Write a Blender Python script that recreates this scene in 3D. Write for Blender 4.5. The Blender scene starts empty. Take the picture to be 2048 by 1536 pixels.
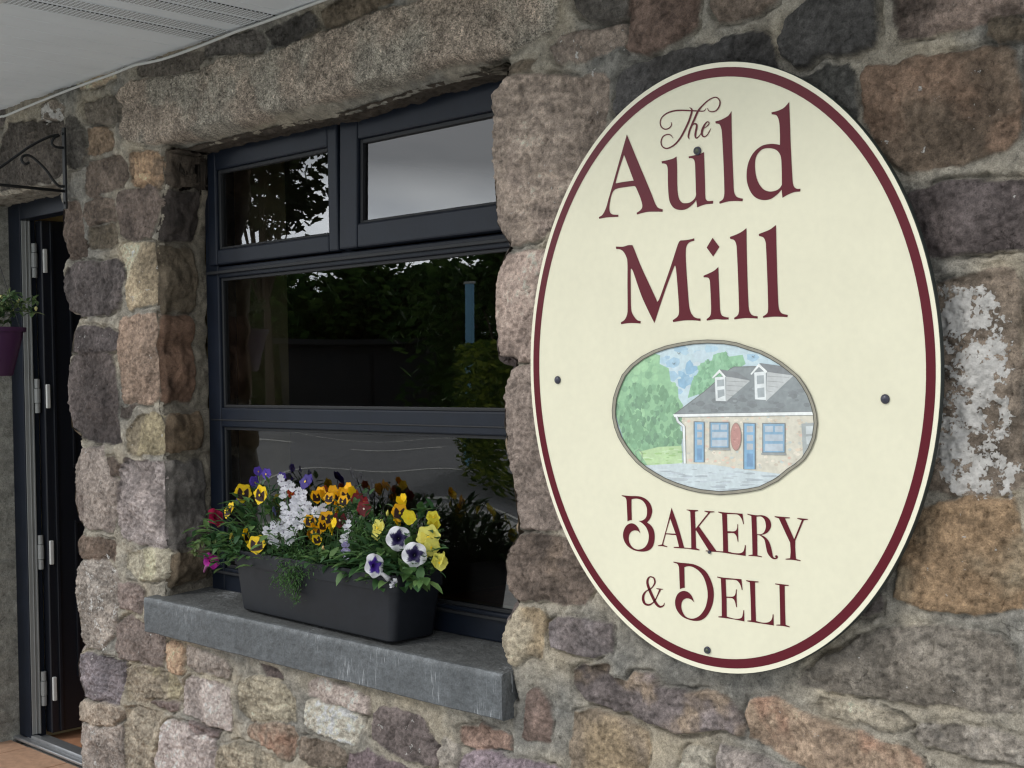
import bpy, math, random
import numpy as np
from mathutils import Vector, Matrix
random.seed(7); rng = np.random.default_rng(11)
S = bpy.context.scene
R = math.radians
# ------------------------------------------------------------------ camera
CAM = np.array([0.0, -2.1, 1.4]); FPX = 2644.0
YAW, PITCH, ROLL = R(44.436), R(.708), R(1.036)
_f = np.array([-math.sin(YAW)*math.cos(PITCH), math.cos(YAW)*math.cos(PITCH), -math.sin(PITCH)])
_r = np.cross(_f, [0, 0, 1]); _r /= np.linalg.norm(_r); _d = np.cross(_f, _r)
_r2 = _r*math.cos(ROLL)+_d*math.sin(ROLL); _d2 = -_r*math.sin(ROLL)+_d*math.cos(ROLL)
M3 = np.array([_r2, _d2, _f])
def at(u, v, y=0.0):
    """point of the plane y=const that the photograph shows at pixel (u, v)"""
    d = M3.T @ np.array([(u-1024)/FPX, (v-768)/FPX, 1.0]); t = (y-CAM[1])/d[1]
    return CAM + d*t
def atz(u, v, z):
    d = M3.T @ np.array([(u-1024)/FPX, (v-768)/FPX, 1.0]); t = (z-CAM[2])/d[2]
    return CAM + d*t
cam = bpy.data.cameras.new('camera'); co = bpy.data.objects.new('camera', cam); S.collection.objects.link(co)
cam.sensor_width = 36; cam.lens = FPX/2048*36; cam.clip_start = .05; cam.clip_end = 3000
co.matrix_world = Matrix(((_r2[0], -_d2[0], -_f[0], CAM[0]), (_r2[1], -_d2[1], -_f[1], CAM[1]), (_r2[2], -_d2[2], -_f[2], CAM[2]), (0, 0, 0, 1)))
S.camera = co
S.cycles.filter_width = 1.25; S.render.resolution_x = 1024; S.render.resolution_y = 768
S.view_settings.view_transform = 'Standard'; S.view_settings.look = 'None'; S.view_settings.gamma = 1
S.view_settings.exposure = EXPOSURE = 0.20
# ------------------------------------------------------------------ sky and sun
SUN_EL, SUN_AZ = R(38), R(205)          # azimuth measured from +y towards +x
W = bpy.data.worlds.new('World'); S.world = W; W.use_nodes = True
nt = W.node_tree; nt.nodes.clear(); N = nt.nodes.new; L = nt.links.new
out = N('ShaderNodeOutputWorld'); bg = N('ShaderNodeBackground'); L(bg.outputs[0], out.inputs[0])
sky = N('ShaderNodeTexSky'); sky.sky_type = 'NISHITA'; sky.sun_disc = False; sky.sun_elevation = SUN_EL; sky.sun_rotation = SUN_AZ
tc = N('ShaderNodeTexCoord'); mp = N('ShaderNodeMapping'); mp.inputs['Scale'].default_value = (1.5, 1.5, 5.0); L(tc.outputs['Generated'], mp.inputs[0])
nz = N('ShaderNodeTexNoise'); nz.inputs['Scale'].default_value = 1.6; nz.inputs['Detail'].default_value = 5; nz.inputs['Roughness'].default_value = .5
L(mp.outputs[0], nz.inputs['Vector'])
cr = N('ShaderNodeValToRGB'); cr.color_ramp.elements[0].position = .40; cr.color_ramp.elements[1].position = .64
cr.color_ramp.elements[0].color = (4.6, 5.0, 5.6, 1); cr.color_ramp.elements[1].color = (12.5, 12.6, 12.6, 1); L(nz.outputs[0], cr.inputs[0])
sx = N('ShaderNodeSeparateXYZ'); L(tc.outputs['Generated'], sx.inputs[0])
hr = N('ShaderNodeValToRGB'); hr.color_ramp.elements[0].position = .125; hr.color_ramp.elements[1].position = .19
hr.color_ramp.elements[0].color = (3.2, 3.3, 3.4, 1); hr.color_ramp.elements[1].color = (.70, .71, .73, 1); L(sx.outputs[2], hr.inputs[0])
dp = N('ShaderNodeVectorMath'); dp.operation = 'DOT_PRODUCT'; L(tc.outputs['Generated'], dp.inputs[0]); dp.inputs[1].default_value = (-.765, -.63, .12)
gm = N('ShaderNodeMapRange'); gm.inputs[1].default_value = .955; gm.inputs[2].default_value = .985; L(dp.outputs['Value'], gm.inputs[0])   # a bright break low in the cloud
hm = N('ShaderNodeMix'); hm.data_type = 'RGBA'; hm.clamp_result = False; L(gm.outputs[0], hm.inputs[0]); hm.inputs[6].default_value = (1, 1, 1, 1); L(hr.outputs[0], hm.inputs[7])
zn = N('ShaderNodeMapRange'); zn.inputs[1].default_value = .15; zn.inputs[2].default_value = 1.0; zn.inputs[3].default_value = 1.0; zn.inputs[4].default_value = 1.05; L(sx.outputs[2], zn.inputs[0])
hz = N('ShaderNodeMix'); hz.data_type = 'RGBA'; hz.blend_type = 'MULTIPLY'; hz.inputs[0].default_value = 1; hz.clamp_result = False; L(hm.outputs[2], hz.inputs[6]); L(zn.outputs[0], hz.inputs[7])
ml = N('ShaderNodeMix'); ml.data_type = 'RGBA'; ml.blend_type = 'MULTIPLY'; ml.inputs[0].default_value = 1; ml.clamp_result = False
L(cr.outputs[0], ml.inputs[6]); L(hz.outputs[2], ml.inputs[7])
mx = N('ShaderNodeMix'); mx.data_type = 'RGBA'; mx.inputs[0].default_value = .9; mx.clamp_result = False
L(sky.outputs[0], mx.inputs[6]); L(ml.outputs[2], mx.inputs[7]); L(mx.outputs[2], bg.inputs[0]); bg.inputs[1].default_value = .13
sl = bpy.data.lights.new('sun', 'SUN'); sl.energy = 1.0; sl.angle = R(16); sl.color = (1, .97, .92)
so = bpy.data.objects.new('sun', sl); S.collection.objects.link(so)
sd = Vector((math.sin(SUN_AZ)*math.cos(SUN_EL), math.cos(SUN_AZ)*math.cos(SUN_EL), math.sin(SUN_EL)))
so.rotation_euler = sd.to_track_quat('Z', 'Y').to_euler()

# ------------------------------------------------------------------ helpers
def lin(c):
    if max(c) > 1.0: c = [x/255 for x in c]
    return tuple((x/12.92 if x <= .04045 else ((x+.055)/1.055)**2.4) for x in c[:3])
def tag(o, label=None, cat=None, group=None, kind=None):
    if label: o['label'] = label
    if cat: o['category'] = cat
    if group: o['group'] = group
    if kind: o['kind'] = kind
    return o
def empty(name, loc, label=None, cat=None, group=None, kind=None):
    o = bpy.data.objects.new(name, None); S.collection.objects.link(o); o.location = tuple(float(a) for a in loc); o.empty_display_size = .1
    return tag(o, label, cat, group, kind)
class MB:
    """collects geometry in world coordinates; build() links it as one mesh object"""
    def __init__(s): s.v = []; s.f = []; s.m = []; s.c = []; s.col = (1, 1, 1); s.mi = 0
    def add(s, vs, fs):
        b = len(s.v); s.v += [tuple(float(q) for q in p) for p in vs]; s.c += [s.col]*len(vs)
        for f in fs: s.f.append(tuple(b+i for i in f)); s.m.append(s.mi)
    def box(s, x0, x1, y0, y1, z0, z1, mat=None):
        vs = [(x, y, z) for x in (x0, x1) for y in (y0, y1) for z in (z0, z1)]
        if mat is not None: vs = [tuple(mat @ Vector(p)) for p in vs]
        s.add(vs, [(0, 1, 3, 2), (4, 6, 7, 5), (0, 4, 5, 1), (2, 3, 7, 6), (0, 2, 6, 4), (1, 5, 7, 3)])
    def tube(s, pts, r, n=8, cap=True):
        pts = [Vector(tuple(map(float, p))) for p in pts]; k = len(pts)
        rs = r if isinstance(r, (list, tuple)) else [r]*k
        b = []; prev = None
        for i, p in enumerate(pts):
            t = (pts[min(i+1, k-1)]-pts[max(i-1, 0)]).normalized()
            a = Vector((0, 0, 1)) if prev is None else prev
            if abs(t.dot(a)) > .98: a = Vector((1, 0, 0))
            u = (a-t*a.dot(t)).normalized(); w = t.cross(u); prev = u
            b += [p+(u*math.cos(2*math.pi*j/n)+w*math.sin(2*math.pi*j/n))*rs[i] for j in range(n)]
        fs = [(i*n+j, i*n+(j+1) % n, (i+1)*n+(j+1) % n, (i+1)*n+j) for i in range(k-1) for j in range(n)]
        if cap: fs += [tuple(range(n-1, -1, -1)), tuple((k-1)*n+j for j in range(n))]
        s.add(b, fs)
    def lathe(s, prof, c, n=32):
        vs = []; k = len(prof)
        for r, z in prof: vs += [(c[0]+r*math.cos(2*math.pi*j/n), c[1]+r*math.sin(2*math.pi*j/n), c[2]+z) for j in range(n)]
        s.add(vs, [(i*n+j, i*n+(j+1) % n, (i+1)*n+(j+1) % n, (i+1)*n+j) for i in range(k-1) for j in range(n)])
    def build(s, name, mats, parent=None, smooth=False, bevel=0):
        if not isinstance(mats, (list, tuple)): mats = [mats]
        me = bpy.data.meshes.new(name); vs = s.v
        o = bpy.data.objects.new(name, me); S.collection.objects.link(o)
        if parent is not None:
            w = world_of(parent); vs = [(p[0]-w[0], p[1]-w[1], p[2]-w[2]) for p in vs]; o.parent = parent
        me.from_pydata(vs, [], s.f)
        for m in mats: me.materials.append(m)
        if any(s.m): me.polygons.foreach_set('material_index', s.m)
        ca = me.color_attributes.new('Col', 'FLOAT_COLOR', 'POINT')
        ca.data.foreach_set('color', np.c_[np.array(s.c, dtype=np.float32).reshape(-1, 3), np.ones(len(s.c), np.float32)].ravel())
        if smooth: me.polygons.foreach_set('use_smooth', [True]*len(me.polygons))
        me.validate(); me.update()
        if bevel:
            b = o.modifiers.new('bevel', 'BEVEL'); b.width = bevel; b.segments = 2; b.limit_method = 'ANGLE'; b.angle_limit = R(40); b.harden_normals = False
        return o
def world_of(o):
    w = Vector(o.location)
    while o.parent is not None: o = o.parent; w += o.location
    return w
# materials
def mat(name, col, rough=.6, metal=0, noise=None, bump=None, spec=.5, attr=False, trans=None):
    """noise=(scale, amount), bump=(scale, strength, distance); attr multiplies by the mesh's Col"""
    m = bpy.data.materials.new(name); m.use_nodes = True; t = m.node_tree; n = t.nodes; l = t.links
    p = n['Principled BSDF']; p.inputs['Roughness'].default_value = rough; p.inputs['Metallic'].default_value = metal
    p.inputs['Specular IOR Level'].default_value = spec
    c = n.new('ShaderNodeRGB'); c.outputs[0].default_value = (*col, 1); cur = c.outputs[0]
    tcn = n.new('ShaderNodeTexCoord')
    def mul(a, b):
        k = n.new('ShaderNodeMix'); k.data_type = 'RGBA'; k.blend_type = 'MULTIPLY'; k.inputs[0].default_value = 1; k.clamp_result = False
        l.new(a, k.inputs[6]); l.new(b, k.inputs[7]); return k.outputs[2]
    if attr:
        a = n.new('ShaderNodeAttribute'); a.attribute_name = 'Col'; cur = mul(cur, a.outputs['Color'])
    if noise:
        for q, (sc, am) in enumerate([noise] if not isinstance(noise[0], tuple) else noise):
            z = n.new('ShaderNodeTexNoise'); z.inputs['Scale'].default_value = sc; z.inputs['Detail'].default_value = 4
            l.new(tcn.outputs['Object'], z.inputs['Vector'])
            r = n.new('ShaderNodeMapRange'); r.inputs[1].default_value = .3; r.inputs[2].default_value = .7; r.inputs[3].default_value = 1-am; r.inputs[4].default_value = 1+am
            l.new(z.outputs[0], r.inputs[0]); cur = mul(cur, r.outputs[0])
    l.new(cur, p.inputs['Base Color'])
    if bump:
        z = n.new('ShaderNodeTexNoise'); z.inputs['Scale'].default_value = bump[0]; z.inputs['Detail'].default_value = 4; l.new(tcn.outputs['Object'], z.inputs['Vector'])
        b = n.new('ShaderNodeBump'); b.inputs['Strength'].default_value = bump[1]; b.inputs['Distance'].default_value = bump[2]; l.new(z.outputs[0], b.inputs['Height']); l.new(b.outputs[0], p.inputs['Normal'])
    if trans:
        p.inputs['Transmission Weight'].default_value = 0
        tr = n.new('ShaderNodeBsdfTranslucent'); l.new(cur, tr.inputs['Color']); ms = n.new('ShaderNodeMixShader'); ms.inputs[0].default_value = trans
        o = n['Material Output']; l.new(p.outputs[0], ms.inputs[1]); l.new(tr.outputs[0], ms.inputs[2]); l.new(ms.outputs[0], o.inputs[0])
    return m
def glass_mat(name, wob=0.0, ior=1.85, tint=(.9, .93, .92)):
    m = bpy.data.materials.new(name); m.use_nodes = True; t = m.node_tree; n = t.nodes; l = t.links; n.clear()
    o = n.new('ShaderNodeOutputMaterial'); g = n.new('ShaderNodeBsdfGlossy'); g.inputs['Roughness'].default_value = 0.0; tr = n.new('ShaderNodeBsdfTransparent'); tr.inputs[0].default_value = (*tint, 1)
    f = n.new('ShaderNodeFresnel'); f.inputs[0].default_value = ior; ms = n.new('ShaderNodeMixShader')
    l.new(f.outputs[0], ms.inputs[0]); l.new(tr.outputs[0], ms.inputs[1]); l.new(g.outputs[0], ms.inputs[2]); l.new(ms.outputs[0], o.inputs[0])
    if wob:
        tcn = n.new('ShaderNodeTexCoord'); z = n.new('ShaderNodeTexNoise'); z.inputs['Scale'].default_value = 1.5; z.inputs['Detail'].default_value = .0
        l.new(tcn.outputs['Object'], z.inputs['Vector'])
        b = n.new('ShaderNodeBump'); b.inputs['Strength'].default_value = 1; b.inputs['Distance'].default_value = wob; l.new(z.outputs[0], b.inputs['Height']); l.new(b.outputs[0], g.inputs['Normal'])
    return m

# ------------------------------------------------------------------ numpy noise
_T = rng.random((256, 256)).astype(np.float32)
def vn(x, y, s, seed=0):
    x = x*s+seed*17.31; y = y*s+seed*7.77
    xi = np.floor(x).astype(int); yi = np.floor(y).astype(int); fx = (x-xi).astype(np.float32); fy = (y-yi).astype(np.float32)
    fx = fx*fx*(3-2*fx); fy = fy*fy*(3-2*fy); a, b, c, d = xi & 255, (xi+1) & 255, yi & 255, (yi+1) & 255
    return (_T[a, c]*(1-fx)+_T[b, c]*fx)*(1-fy)+(_T[a, d]*(1-fx)+_T[b, d]*fx)*fy-.5
def fbm(x, y, s, o=4, seed=0):
    r = 0; a = 1.0
    for i in range(o): r = r+a*vn(x, y, s, seed+i*3); s *= 2.03; a *= .52
    return r
def smooth(a, b, x):
    t = np.clip((x-a)/(b-a), 0, 1); return t*t*(3-2*t)
def sdf(px, py, poly):
    """signed distance, positive inside"""
    d = np.full(px.shape, 1e9); ins = np.zeros(px.shape, bool); n = len(poly)
    gx = np.zeros(px.shape); gy = np.zeros(px.shape)
    for i in range(n):
        ax, ay = poly[i]; bx, by = poly[(i+1) % n]; ex, ey = bx-ax, by-ay
        wx, wy = px-ax, py-ay; t = np.clip((wx*ex+wy*ey)/(ex*ex+ey*ey+1e-12), 0, 1)
        qx, qy = wx-ex*t, wy-ey*t; q = qx*qx+qy*qy; m = q < d; d = np.where(m, q, d); gx = np.where(m, qx, gx); gy = np.where(m, qy, gy)
        c = ((ay <= py) & (by > py)) | ((by <= py) & (ay > py))
        with np.errstate(divide='ignore', invalid='ignore'): xx = ax+(py-ay)*ex/(ey if ey else 1e-12)
        ins ^= c & (px < xx)
    d = np.sqrt(d)
    return np.where(ins, d, -d), gx, gy
def catmull(pts, n=4, closed=True):
    P = [np.array(p, float) for p in pts]; k = len(P); o = []
    for i in range(k if closed else k-1):
        a, b, c, d = (P[(i-1) % k], P[i], P[(i+1) % k], P[(i+2) % k]) if closed else (P[max(i-1, 0)], P[i], P[i+1], P[min(i+2, k-1)])
        for j in range(n):
            t = j/n; o.append(.5*((2*b)+(-a+c)*t+(2*a-5*b+4*c-d)*t*t+(-a+3*b-3*c+d)*t**3))
    if not closed: o.append(P[-1])
    return o
# ------------------------------------------------------------------ the stones of the wall, outlined in the picture's pixels on the wall face
# (outline, colour, white paint left on it, how far it stands proud in mm[, second colour])
STONES = [
 ([(0,285),(20,250),(100,238),(128,243),(128,350),(100,362),(20,380),(0,384)],(72,66,60),.0,14),
 ([(82,212),(110,200),(134,215),(128,234),(90,238)],(100,92,82),.45,10),
 ([(134,240),(160,240),(172,270),(176,310),(165,332),(140,336),(132,300)],(66,64,60),0,26),
 ([(178,262),(215,254),(230,268),(229,300),(205,305),(178,309)],(112,92,68),0,16),
 ([(172,206),(235,190),(250,215),(248,243),(200,250),(176,246)],(92,86,76),0,12),
 ([(178,325),(205,318),(240,314),(256,330),(254,370),(236,380),(205,386),(180,396),(172,362)],(104,90,78),.03,20),
 ([(260,310),(285,303),(318,305),(330,335),(322,370),(300,378),(272,371),(260,345)],(150,118,80),0,24,(118,98,76)),
 ([(174,408),(200,396),(231,400),(232,440),(205,446),(180,455),(172,430)],(100,86,74),0,18),
 ([(127,410),(150,404),(165,418),(172,470),(178,506),(152,520),(138,512),(129,478),(124,440)],(108,92,80),0,22),
 ([(238,388),(275,378),(310,372),(324,400),(314,440),(300,470),(262,481),(240,470),(235,430)],(104,90,82),0,24),
 ([(180,458),(230,447),(233,490),(192,500),(177,492)],(106,95,76),0,14),
 ([(245,490),(290,483),(308,490),(316,540),(314,602),(285,611),(258,618),(255,560),(246,520)],(146,130,98),.12,22,(170,160,130)),
 ([(127,560),(140,535),(175,524),(238,520),(252,540),(246,600),(240,620),(215,630),(165,631),(140,625),(132,592)],(90,82,82),.06,30),
 ([(146,665),(165,652),(220,655),(238,665),(236,700),(205,706),(175,706),(140,706)],(84,76,77),.14,22),
 ([(243,642),(270,632),(312,628),(318,660),(309,690),(318,720),(320,770),(315,805),(280,808),(250,803),(242,760),(237,700)],(142,118,98),.03,26),
 ([(150,712),(180,705),(225,710),(231,740),(236,830),(243,885),(205,886),(160,871),(142,856),(138,800),(137,740)],(94,84,83),.03,28),
 ([(241,816),(268,811),(273,814),(262,830),(243,836)],(88,78,72),0,10),
 ([(258,857),(285,832),(318,830),(328,850),(330,905),(290,907),(256,905),(255,870)],(138,126,98),.18,24,(152,140,100)),
 ([(150,940),(165,895),(210,892),(212,920),(226,952),(238,960),(236,1020),(226,1064),(182,1056),(158,1040),(148,1000)],(138,126,118),.06,26,(112,98,92)),
 ([(215,918),(230,914),(244,930),(240,950),(226,952)],(92,78,68),0,12),
 ([(246,925),(280,920),(320,924),(330,940),(331,1020),(328,1094),(290,1090),(250,1070),(236,1040),(238,980)],(138,128,128),.02,24),
 ([(155,1085),(165,1072),(200,1075),(232,1082),(232,1120),(190,1120),(160,1111)],(122,102,86),0,24),
 ([(258,1105),(290,1098),(338,1098),(345,1122),(335,1155),(310,1163),(280,1156),(255,1136)],(160,154,130),.05,24,(168,164,128)),
 ([(155,1136),(175,1120),(220,1125),(240,1160),(236,1220),(228,1270),(200,1296),(165,1285),(158,1240),(152,1180)],(142,134,126),.3,28),
 ([(240,1166),(275,1165),(288,1180),(284,1226),(245,1216),(235,1190)],(124,108,102),0,14),
 ([(234,1250),(262,1232),(284,1242),(320,1262),(330,1275),(328,1300),(325,1334),(285,1330),(240,1315),(232,1290)],(116,102,96),.08,20),
 ([(335,1285),(365,1290),(369,1330),(372,1344),(355,1350),(340,1345),(333,1320)],(178,142,104),0,20),
 ([(158,1310),(175,1304),(210,1314),(250,1325),(248,1380),(240,1408),(205,1403),(170,1390),(158,1360),(154,1330)],(116,108,116),.1,28),
 ([(254,1335),(300,1332),(350,1350),(364,1375),(355,1400),(300,1394),(290,1408),(258,1402),(251,1370)],(146,134,112),.02,20,(165,155,115)),
 ([(374,1290),(400,1298),(455,1320),(457,1355),(420,1345),(380,1335)],(138,128,120),0,16),
 ([(370,1372),(385,1352),(430,1360),(464,1378),(465,1420),(462,1460),(420,1448),(368,1424)],(170,158,154),.02,24),
 ([(304,1401),(340,1403),(362,1408),(360,1420),(320,1413)],(112,96,92),0,10),
 ([(160,1400),(200,1406),(244,1412),(241,1445),(200,1452),(165,1440),(157,1415)],(138,126,110),0,16),
 ([(160,1446),(200,1456),(244,1452),(245,1500),(246,1545),(169,1545),(161,1490)],(150,140,132),.22,22),
 ([(252,1415),(290,1412),(328,1426),(318,1450),(312,1500),(312,1545),(250,1545),(247,1470)],(164,154,128),.03,22,(150,140,120)),
 ([(328,1448),(355,1440),(400,1458),(428,1472),(431,1500),(424,1545),(318,1545),(319,1490)],(172,160,158),.05,24),
 ([(384,1442),(400,1445),(438,1461),(437,1472),(400,1466),(382,1453)],(112,98,98),0,12),
 ([(485,1360),(520,1352),(560,1356),(580,1384),(592,1396),(592,1440),(545,1444),(502,1440),(480,1420)],(154,145,120),.04,22,(166,158,132)),
 ([(502,1450),(545,1448),(592,1456),(588,1508),(570,1520),(537,1490),(505,1476)],(154,132,110),0,20,(165,120,90)),
 ([(434,1500),(478,1482),(520,1500),(568,1528),(560,1548),(428,1548)],(152,142,118),0,16),
 ([(530,1332),(560,1336),(570,1354),(536,1350)],(102,88,86),0,8),
 ([(613,1410),(626,1397),(690,1415),(735,1440),(718,1470),(704,1485),(650,1468),(615,1450)],(188,182,164),.03,26),
 ([(620,1368),(650,1358),(700,1370),(742,1396),(740,1428),(700,1415),(640,1396),(618,1385)],(168,152,144),0,18),
 ([(748,1432),(762,1418),(800,1415),(850,1436),(862,1465),(888,1500),(870,1532),(820,1520),(780,1500),(748,1480)],(108,96,95),.3,28),
 ([(600,1472),(650,1482),(688,1500),(690,1530),(650,1533),(605,1520)],(142,126,108),0,18),
 ([(700,1507),(740,1500),(770,1512),(820,1536),(830,1552),(695,1552)],(108,92,98),0,20),
 ([(920,1455),(960,1450),(1018,1470),(1024,1494),(960,1500),(925,1490)],(162,128,110),0,14),
 ([(935,1512),(970,1502),(1040,1520),(1110,1536),(1110,1556),(925,1556)],(124,108,120),.04,20),
 ([(892,1472),(925,1500),(918,1536),(882,1536),(880,1510)],(150,142,130),.12,16),
 # right-hand jamb of the window
 ([(1015,158),(1060,152),(1130,152),(1205,150),(1224,166),(1218,225),(1195,300),(1160,380),(1110,450),(1070,480),(1015,488),(992,450),(986,390),(985,312),(994,250),(990,195)],(138,122,108),.08,34,(120,104,96)),
 ([(1000,522),(1020,508),(1085,500),(1110,520),(1100,600),(1090,715),(1030,722),(993,712),(990,640),(988,570)],(158,136,124),.02,32),
 ([(1026,737),(1065,732),(1085,750),(1090,800),(1100,880),(1120,980),(1135,1058),(1045,1058),(1030,1028),(1022,960),(1010,900),(1005,840),(1005,792)],(134,118,108),.02,30),
 ([(1030,1070),(1080,1066),(1142,1078),(1180,1130),(1187,1180),(1172,1206),(1100,1203),(1038,1197),(1018,1180),(1007,1130)],(140,118,98),.02,32,(105,90,80)),
 ([(1032,1213),(1088,1225),(1093,1255),(1090,1298),(1084,1314),(1060,1308),(1030,1332),(1015,1312),(1005,1280),(1012,1240)],(166,154,126),.03,30,(175,150,105)),
 ([(1100,1247),(1125,1232),(1180,1240),(1230,1250),(1233,1276),(1220,1307),(1180,1313),(1140,1305),(1106,1290)],(112,104,107),.05,24),
 ([(1060,1386),(1078,1375),(1100,1402),(1104,1440),(1100,1484),(1060,1480),(1046,1470),(1055,1420)],(118,96,86),0,16),
 ([(1150,1340),(1215,1332),(1220,1352),(1250,1362),(1275,1345),(1310,1350),(1330,1370),(1380,1380),(1450,1385),(1475,1410),(1485,1468),(1440,1458),(1380,1465),(1310,1440),(1250,1422),(1200,1415),(1160,1385)],(110,100,101),.02,28,(135,115,90)),
 ([(1147,1422),(1180,1420),(1260,1440),(1298,1460),(1300,1500),(1290,1556),(1140,1556),(1146,1470)],(156,134,96),.02,20,(130,115,95)),
 ([(1492,1432),(1502,1396),(1558,1396),(1600,1420),(1700,1460),(1800,1490),(1848,1520),(1858,1556),(1640,1545),(1560,1500),(1500,1475)],(158,132,104),.02,24,(165,120,90)),
 ([(1370,1502),(1400,1495),(1428,1510),(1430,1556),(1365,1556)],(180,174,154),0,20),
 ([(1442,1492),(1520,1512),(1590,1540),(1600,1566),(1440,1566)],(140,130,124),0,16),
 ([(1640,1394),(1720,1402),(1800,1430),(1817,1455),(1800,1464),(1720,1445),(1650,1425),(1634,1410)],(170,160,136),.02,22),
 ([(1836,1457),(1900,1451),(2070,1482),(2070,1522),(2000,1518),(1900,1500),(1842,1485)],(154,146,134),.02,24),
 ([(1605,1350),(1650,1312),(1720,1282),(1800,1257),(1900,1256),(2000,1270),(2030,1300),(2044,1350),(2038,1420),(1990,1428),(1900,1410),(1780,1395),(1700,1385),(1600,1365)],(132,125,113),.07,32),
 ([(1800,1120),(1850,1010),(1940,990),(2035,1000),(2056,1100),(2054,1212),(1960,1224),(1880,1220),(1840,1214),(1792,1190)],(136,120,90),.10,32,(152,118,72)),
 ([(1865,600),(1880,567),(1940,552),(2000,542),(2034,562),(2040,700),(2045,900),(2040,978),(1960,985),(1860,970),(1850,900),(1860,780),(1862,680)],(128,112,94),.43,32),
 ([(1800,400),(1830,380),(1900,365),(2040,360),(2075,400),(2070,495),(1990,504),(1920,510),(1850,510),(1815,460)],(80,71,72),.05,30),
 ([(1727,152),(1740,132),(1850,116),(2000,92),(2030,106),(2040,200),(2040,270),(2020,304),(1920,325),(1810,338),(1770,302),(1731,230)],(104,87,68),.10,34,(120,92,68)),
 ([(1790,0),(1792,-30),(2060,-40),(2060,8),(1990,44),(1900,60),(1800,78),(1791,40)],(104,89,80),.05,26),
 ([(1977,45),(2030,35),(2060,50),(2060,78),(2000,85),(1975,75)],(92,80,62),0,18),
 ([(2056,90),(2120,80),(2130,280),(2058,290)],(70,66,62),0,22),
 ([(2062,560),(2150,560),(2150,980),(2062,980)],(112,98,84),.1,24),
 ([(1562,80),(1580,40),(1640,-10),(1750,-24),(1756,60),(1750,95),(1700,108),(1640,115),(1595,135),(1570,112)],(58,58,58),.01,30),
 ([(1600,160),(1640,140),(1700,130),(1715,150),(1721,230),(1712,262),(1650,240),(1600,200)],(70,71,68),0,20),
 ([(1238,196),(1255,141),(1310,116),(1420,90),(1528,63),(1545,90),(1552,122),(1540,190),(1350,220),(1240,232)],(62,61,61),.01,26),
 ([(1259,100),(1262,-30),(1400,-34),(1392,60),(1360,85),(1300,104),(1264,106)],(94,74,63),.01,26),
 ([(1430,0),(1424,-30),(1560,-34),(1556,4),(1500,35),(1440,46),(1426,20)],(98,85,73),.02,20),
 ([(1150,-20),(1252,-30),(1254,38),(1200,42),(1162,20)],(68,65,61),0,20),
 ([(1106,98),(1130,76),(1180,60),(1250,52),(1254,88),(1210,110),(1122,128),(1106,112)],(118,104,92),.26,20),
 ([(995,152),(1040,128),(1072,120),(1062,138),(1010,156)],(104,92,74),0,14),
 ([(410,100),(470,74),(520,64),(531,94),(500,106),(422,112)],(76,73,70),0,10),
 ([(533,62),(620,22),(640,54),(600,80),(552,96)],(66,64,62),0,16),
 ([(642,22),(700,-8),(762,-22),(788,2),(722,32),(652,58)],(96,84,66),0,14),
 ([(282,130),(340,115),(398,101),(408,120),(388,142),(300,152),(282,146)],(90,84,76),.05,10),
]
LINTEL = [(255,168),(300,158),(350,150),(400,146),(470,110),(517,114),(576,94),(649,67),(722,38),(795,18),(854,0),(960,-34),(1110,-62),(1116,0),(1112,60),(1060,88),(998,114),(927,123),(839,146),(722,182),(634,205),(546,228),(488,249),(400,272),(330,286),(262,282),(245,250),(238,200)]
WINDOW_EDGE_L = [(330,296),(326,340),(330,372),(324,395),(322,430),(312,466),(312,500),(317,545),(316,605),(312,630),(318,660),(312,690),(318,720),(320,770),(318,820),(330,850),(331,905),(326,915),(330,940),(331,1020),(330,1095),(343,1110),(340,1140),(330,1165),(330,1195)]
WINDOW_EDGE_R = [(1034,1340),(1015,1314),(1004,1280),(1011,1240),(1035,1207),(1018,1182),(1006,1130),(1010,1105),(1031,1068),(1030,1030),(1022,960),(1010,900),(1004,840),(1004,792),(1024,737),(1028,724),(992,713),(989,640),(987,570),(1000,520),(1015,490),(991,450),(985,390),(984,312),(993,250),(989,195),(1014,158),(1016,130)]
DOOR_EDGE_R = [(123,372),(124,410),(123,440),(128,480),(138,512),(128,540),(126,560),(131,592),(138,624),(160,631),(146,662),(139,706),(140,712),(136,740),(137,800),(141,857),(160,872),(163,893),(150,930),(147,1000),(157,1042),(168,1057),(154,1080),(154,1105),(165,1116),(153,1136),(151,1180),(157,1240),(163,1286),(170,1294),(158,1305),(153,1330),(157,1362),(168,1392),(156,1412),(160,1440),(159,1480),(166,1545),(168,1620)]
# ------------------------------------------------------------------ the wall: one real relief, 3.5 mm cells, stones standing proud of the mortar
STEP = .0034
XA, XB, ZA, ZB = -5.9, -.5, -.02, 2.38
def wp(l): return [tuple(at(u, v)[[0, 2]]) for u, v in l]
zt = 2.075
lint_low = [tuple(at(u, v, .03)[[0, 2]]) for u, v in [(1003,141),(927,150),(840,172),(740,206),(650,232),(560,250),(470,270),(395,290)]]
eL, eR, dR = wp(WINDOW_EDGE_L), wp(WINDOW_EDGE_R), wp(DOOR_EDGE_R)
SILL_Z = .728
eL[-1] = (eL[-1][0], .66); eR[0] = (eR[0][0], .66)
lint_low[0] = (eR[-1][0], lint_low[0][1]); lint_low[-1] = (eL[0][0], lint_low[-1][1])
WIN = eR[:-1]+lint_low+eL[1:]                            # counter-clockwise window opening
dR[0] = (dR[0][0], 2.045); dR[-1] = (dR[-1][0], -.1)
DOOR = [(-4.862, -.1)]+dR[::-1]+[(-4.862, 2.045)]
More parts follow.
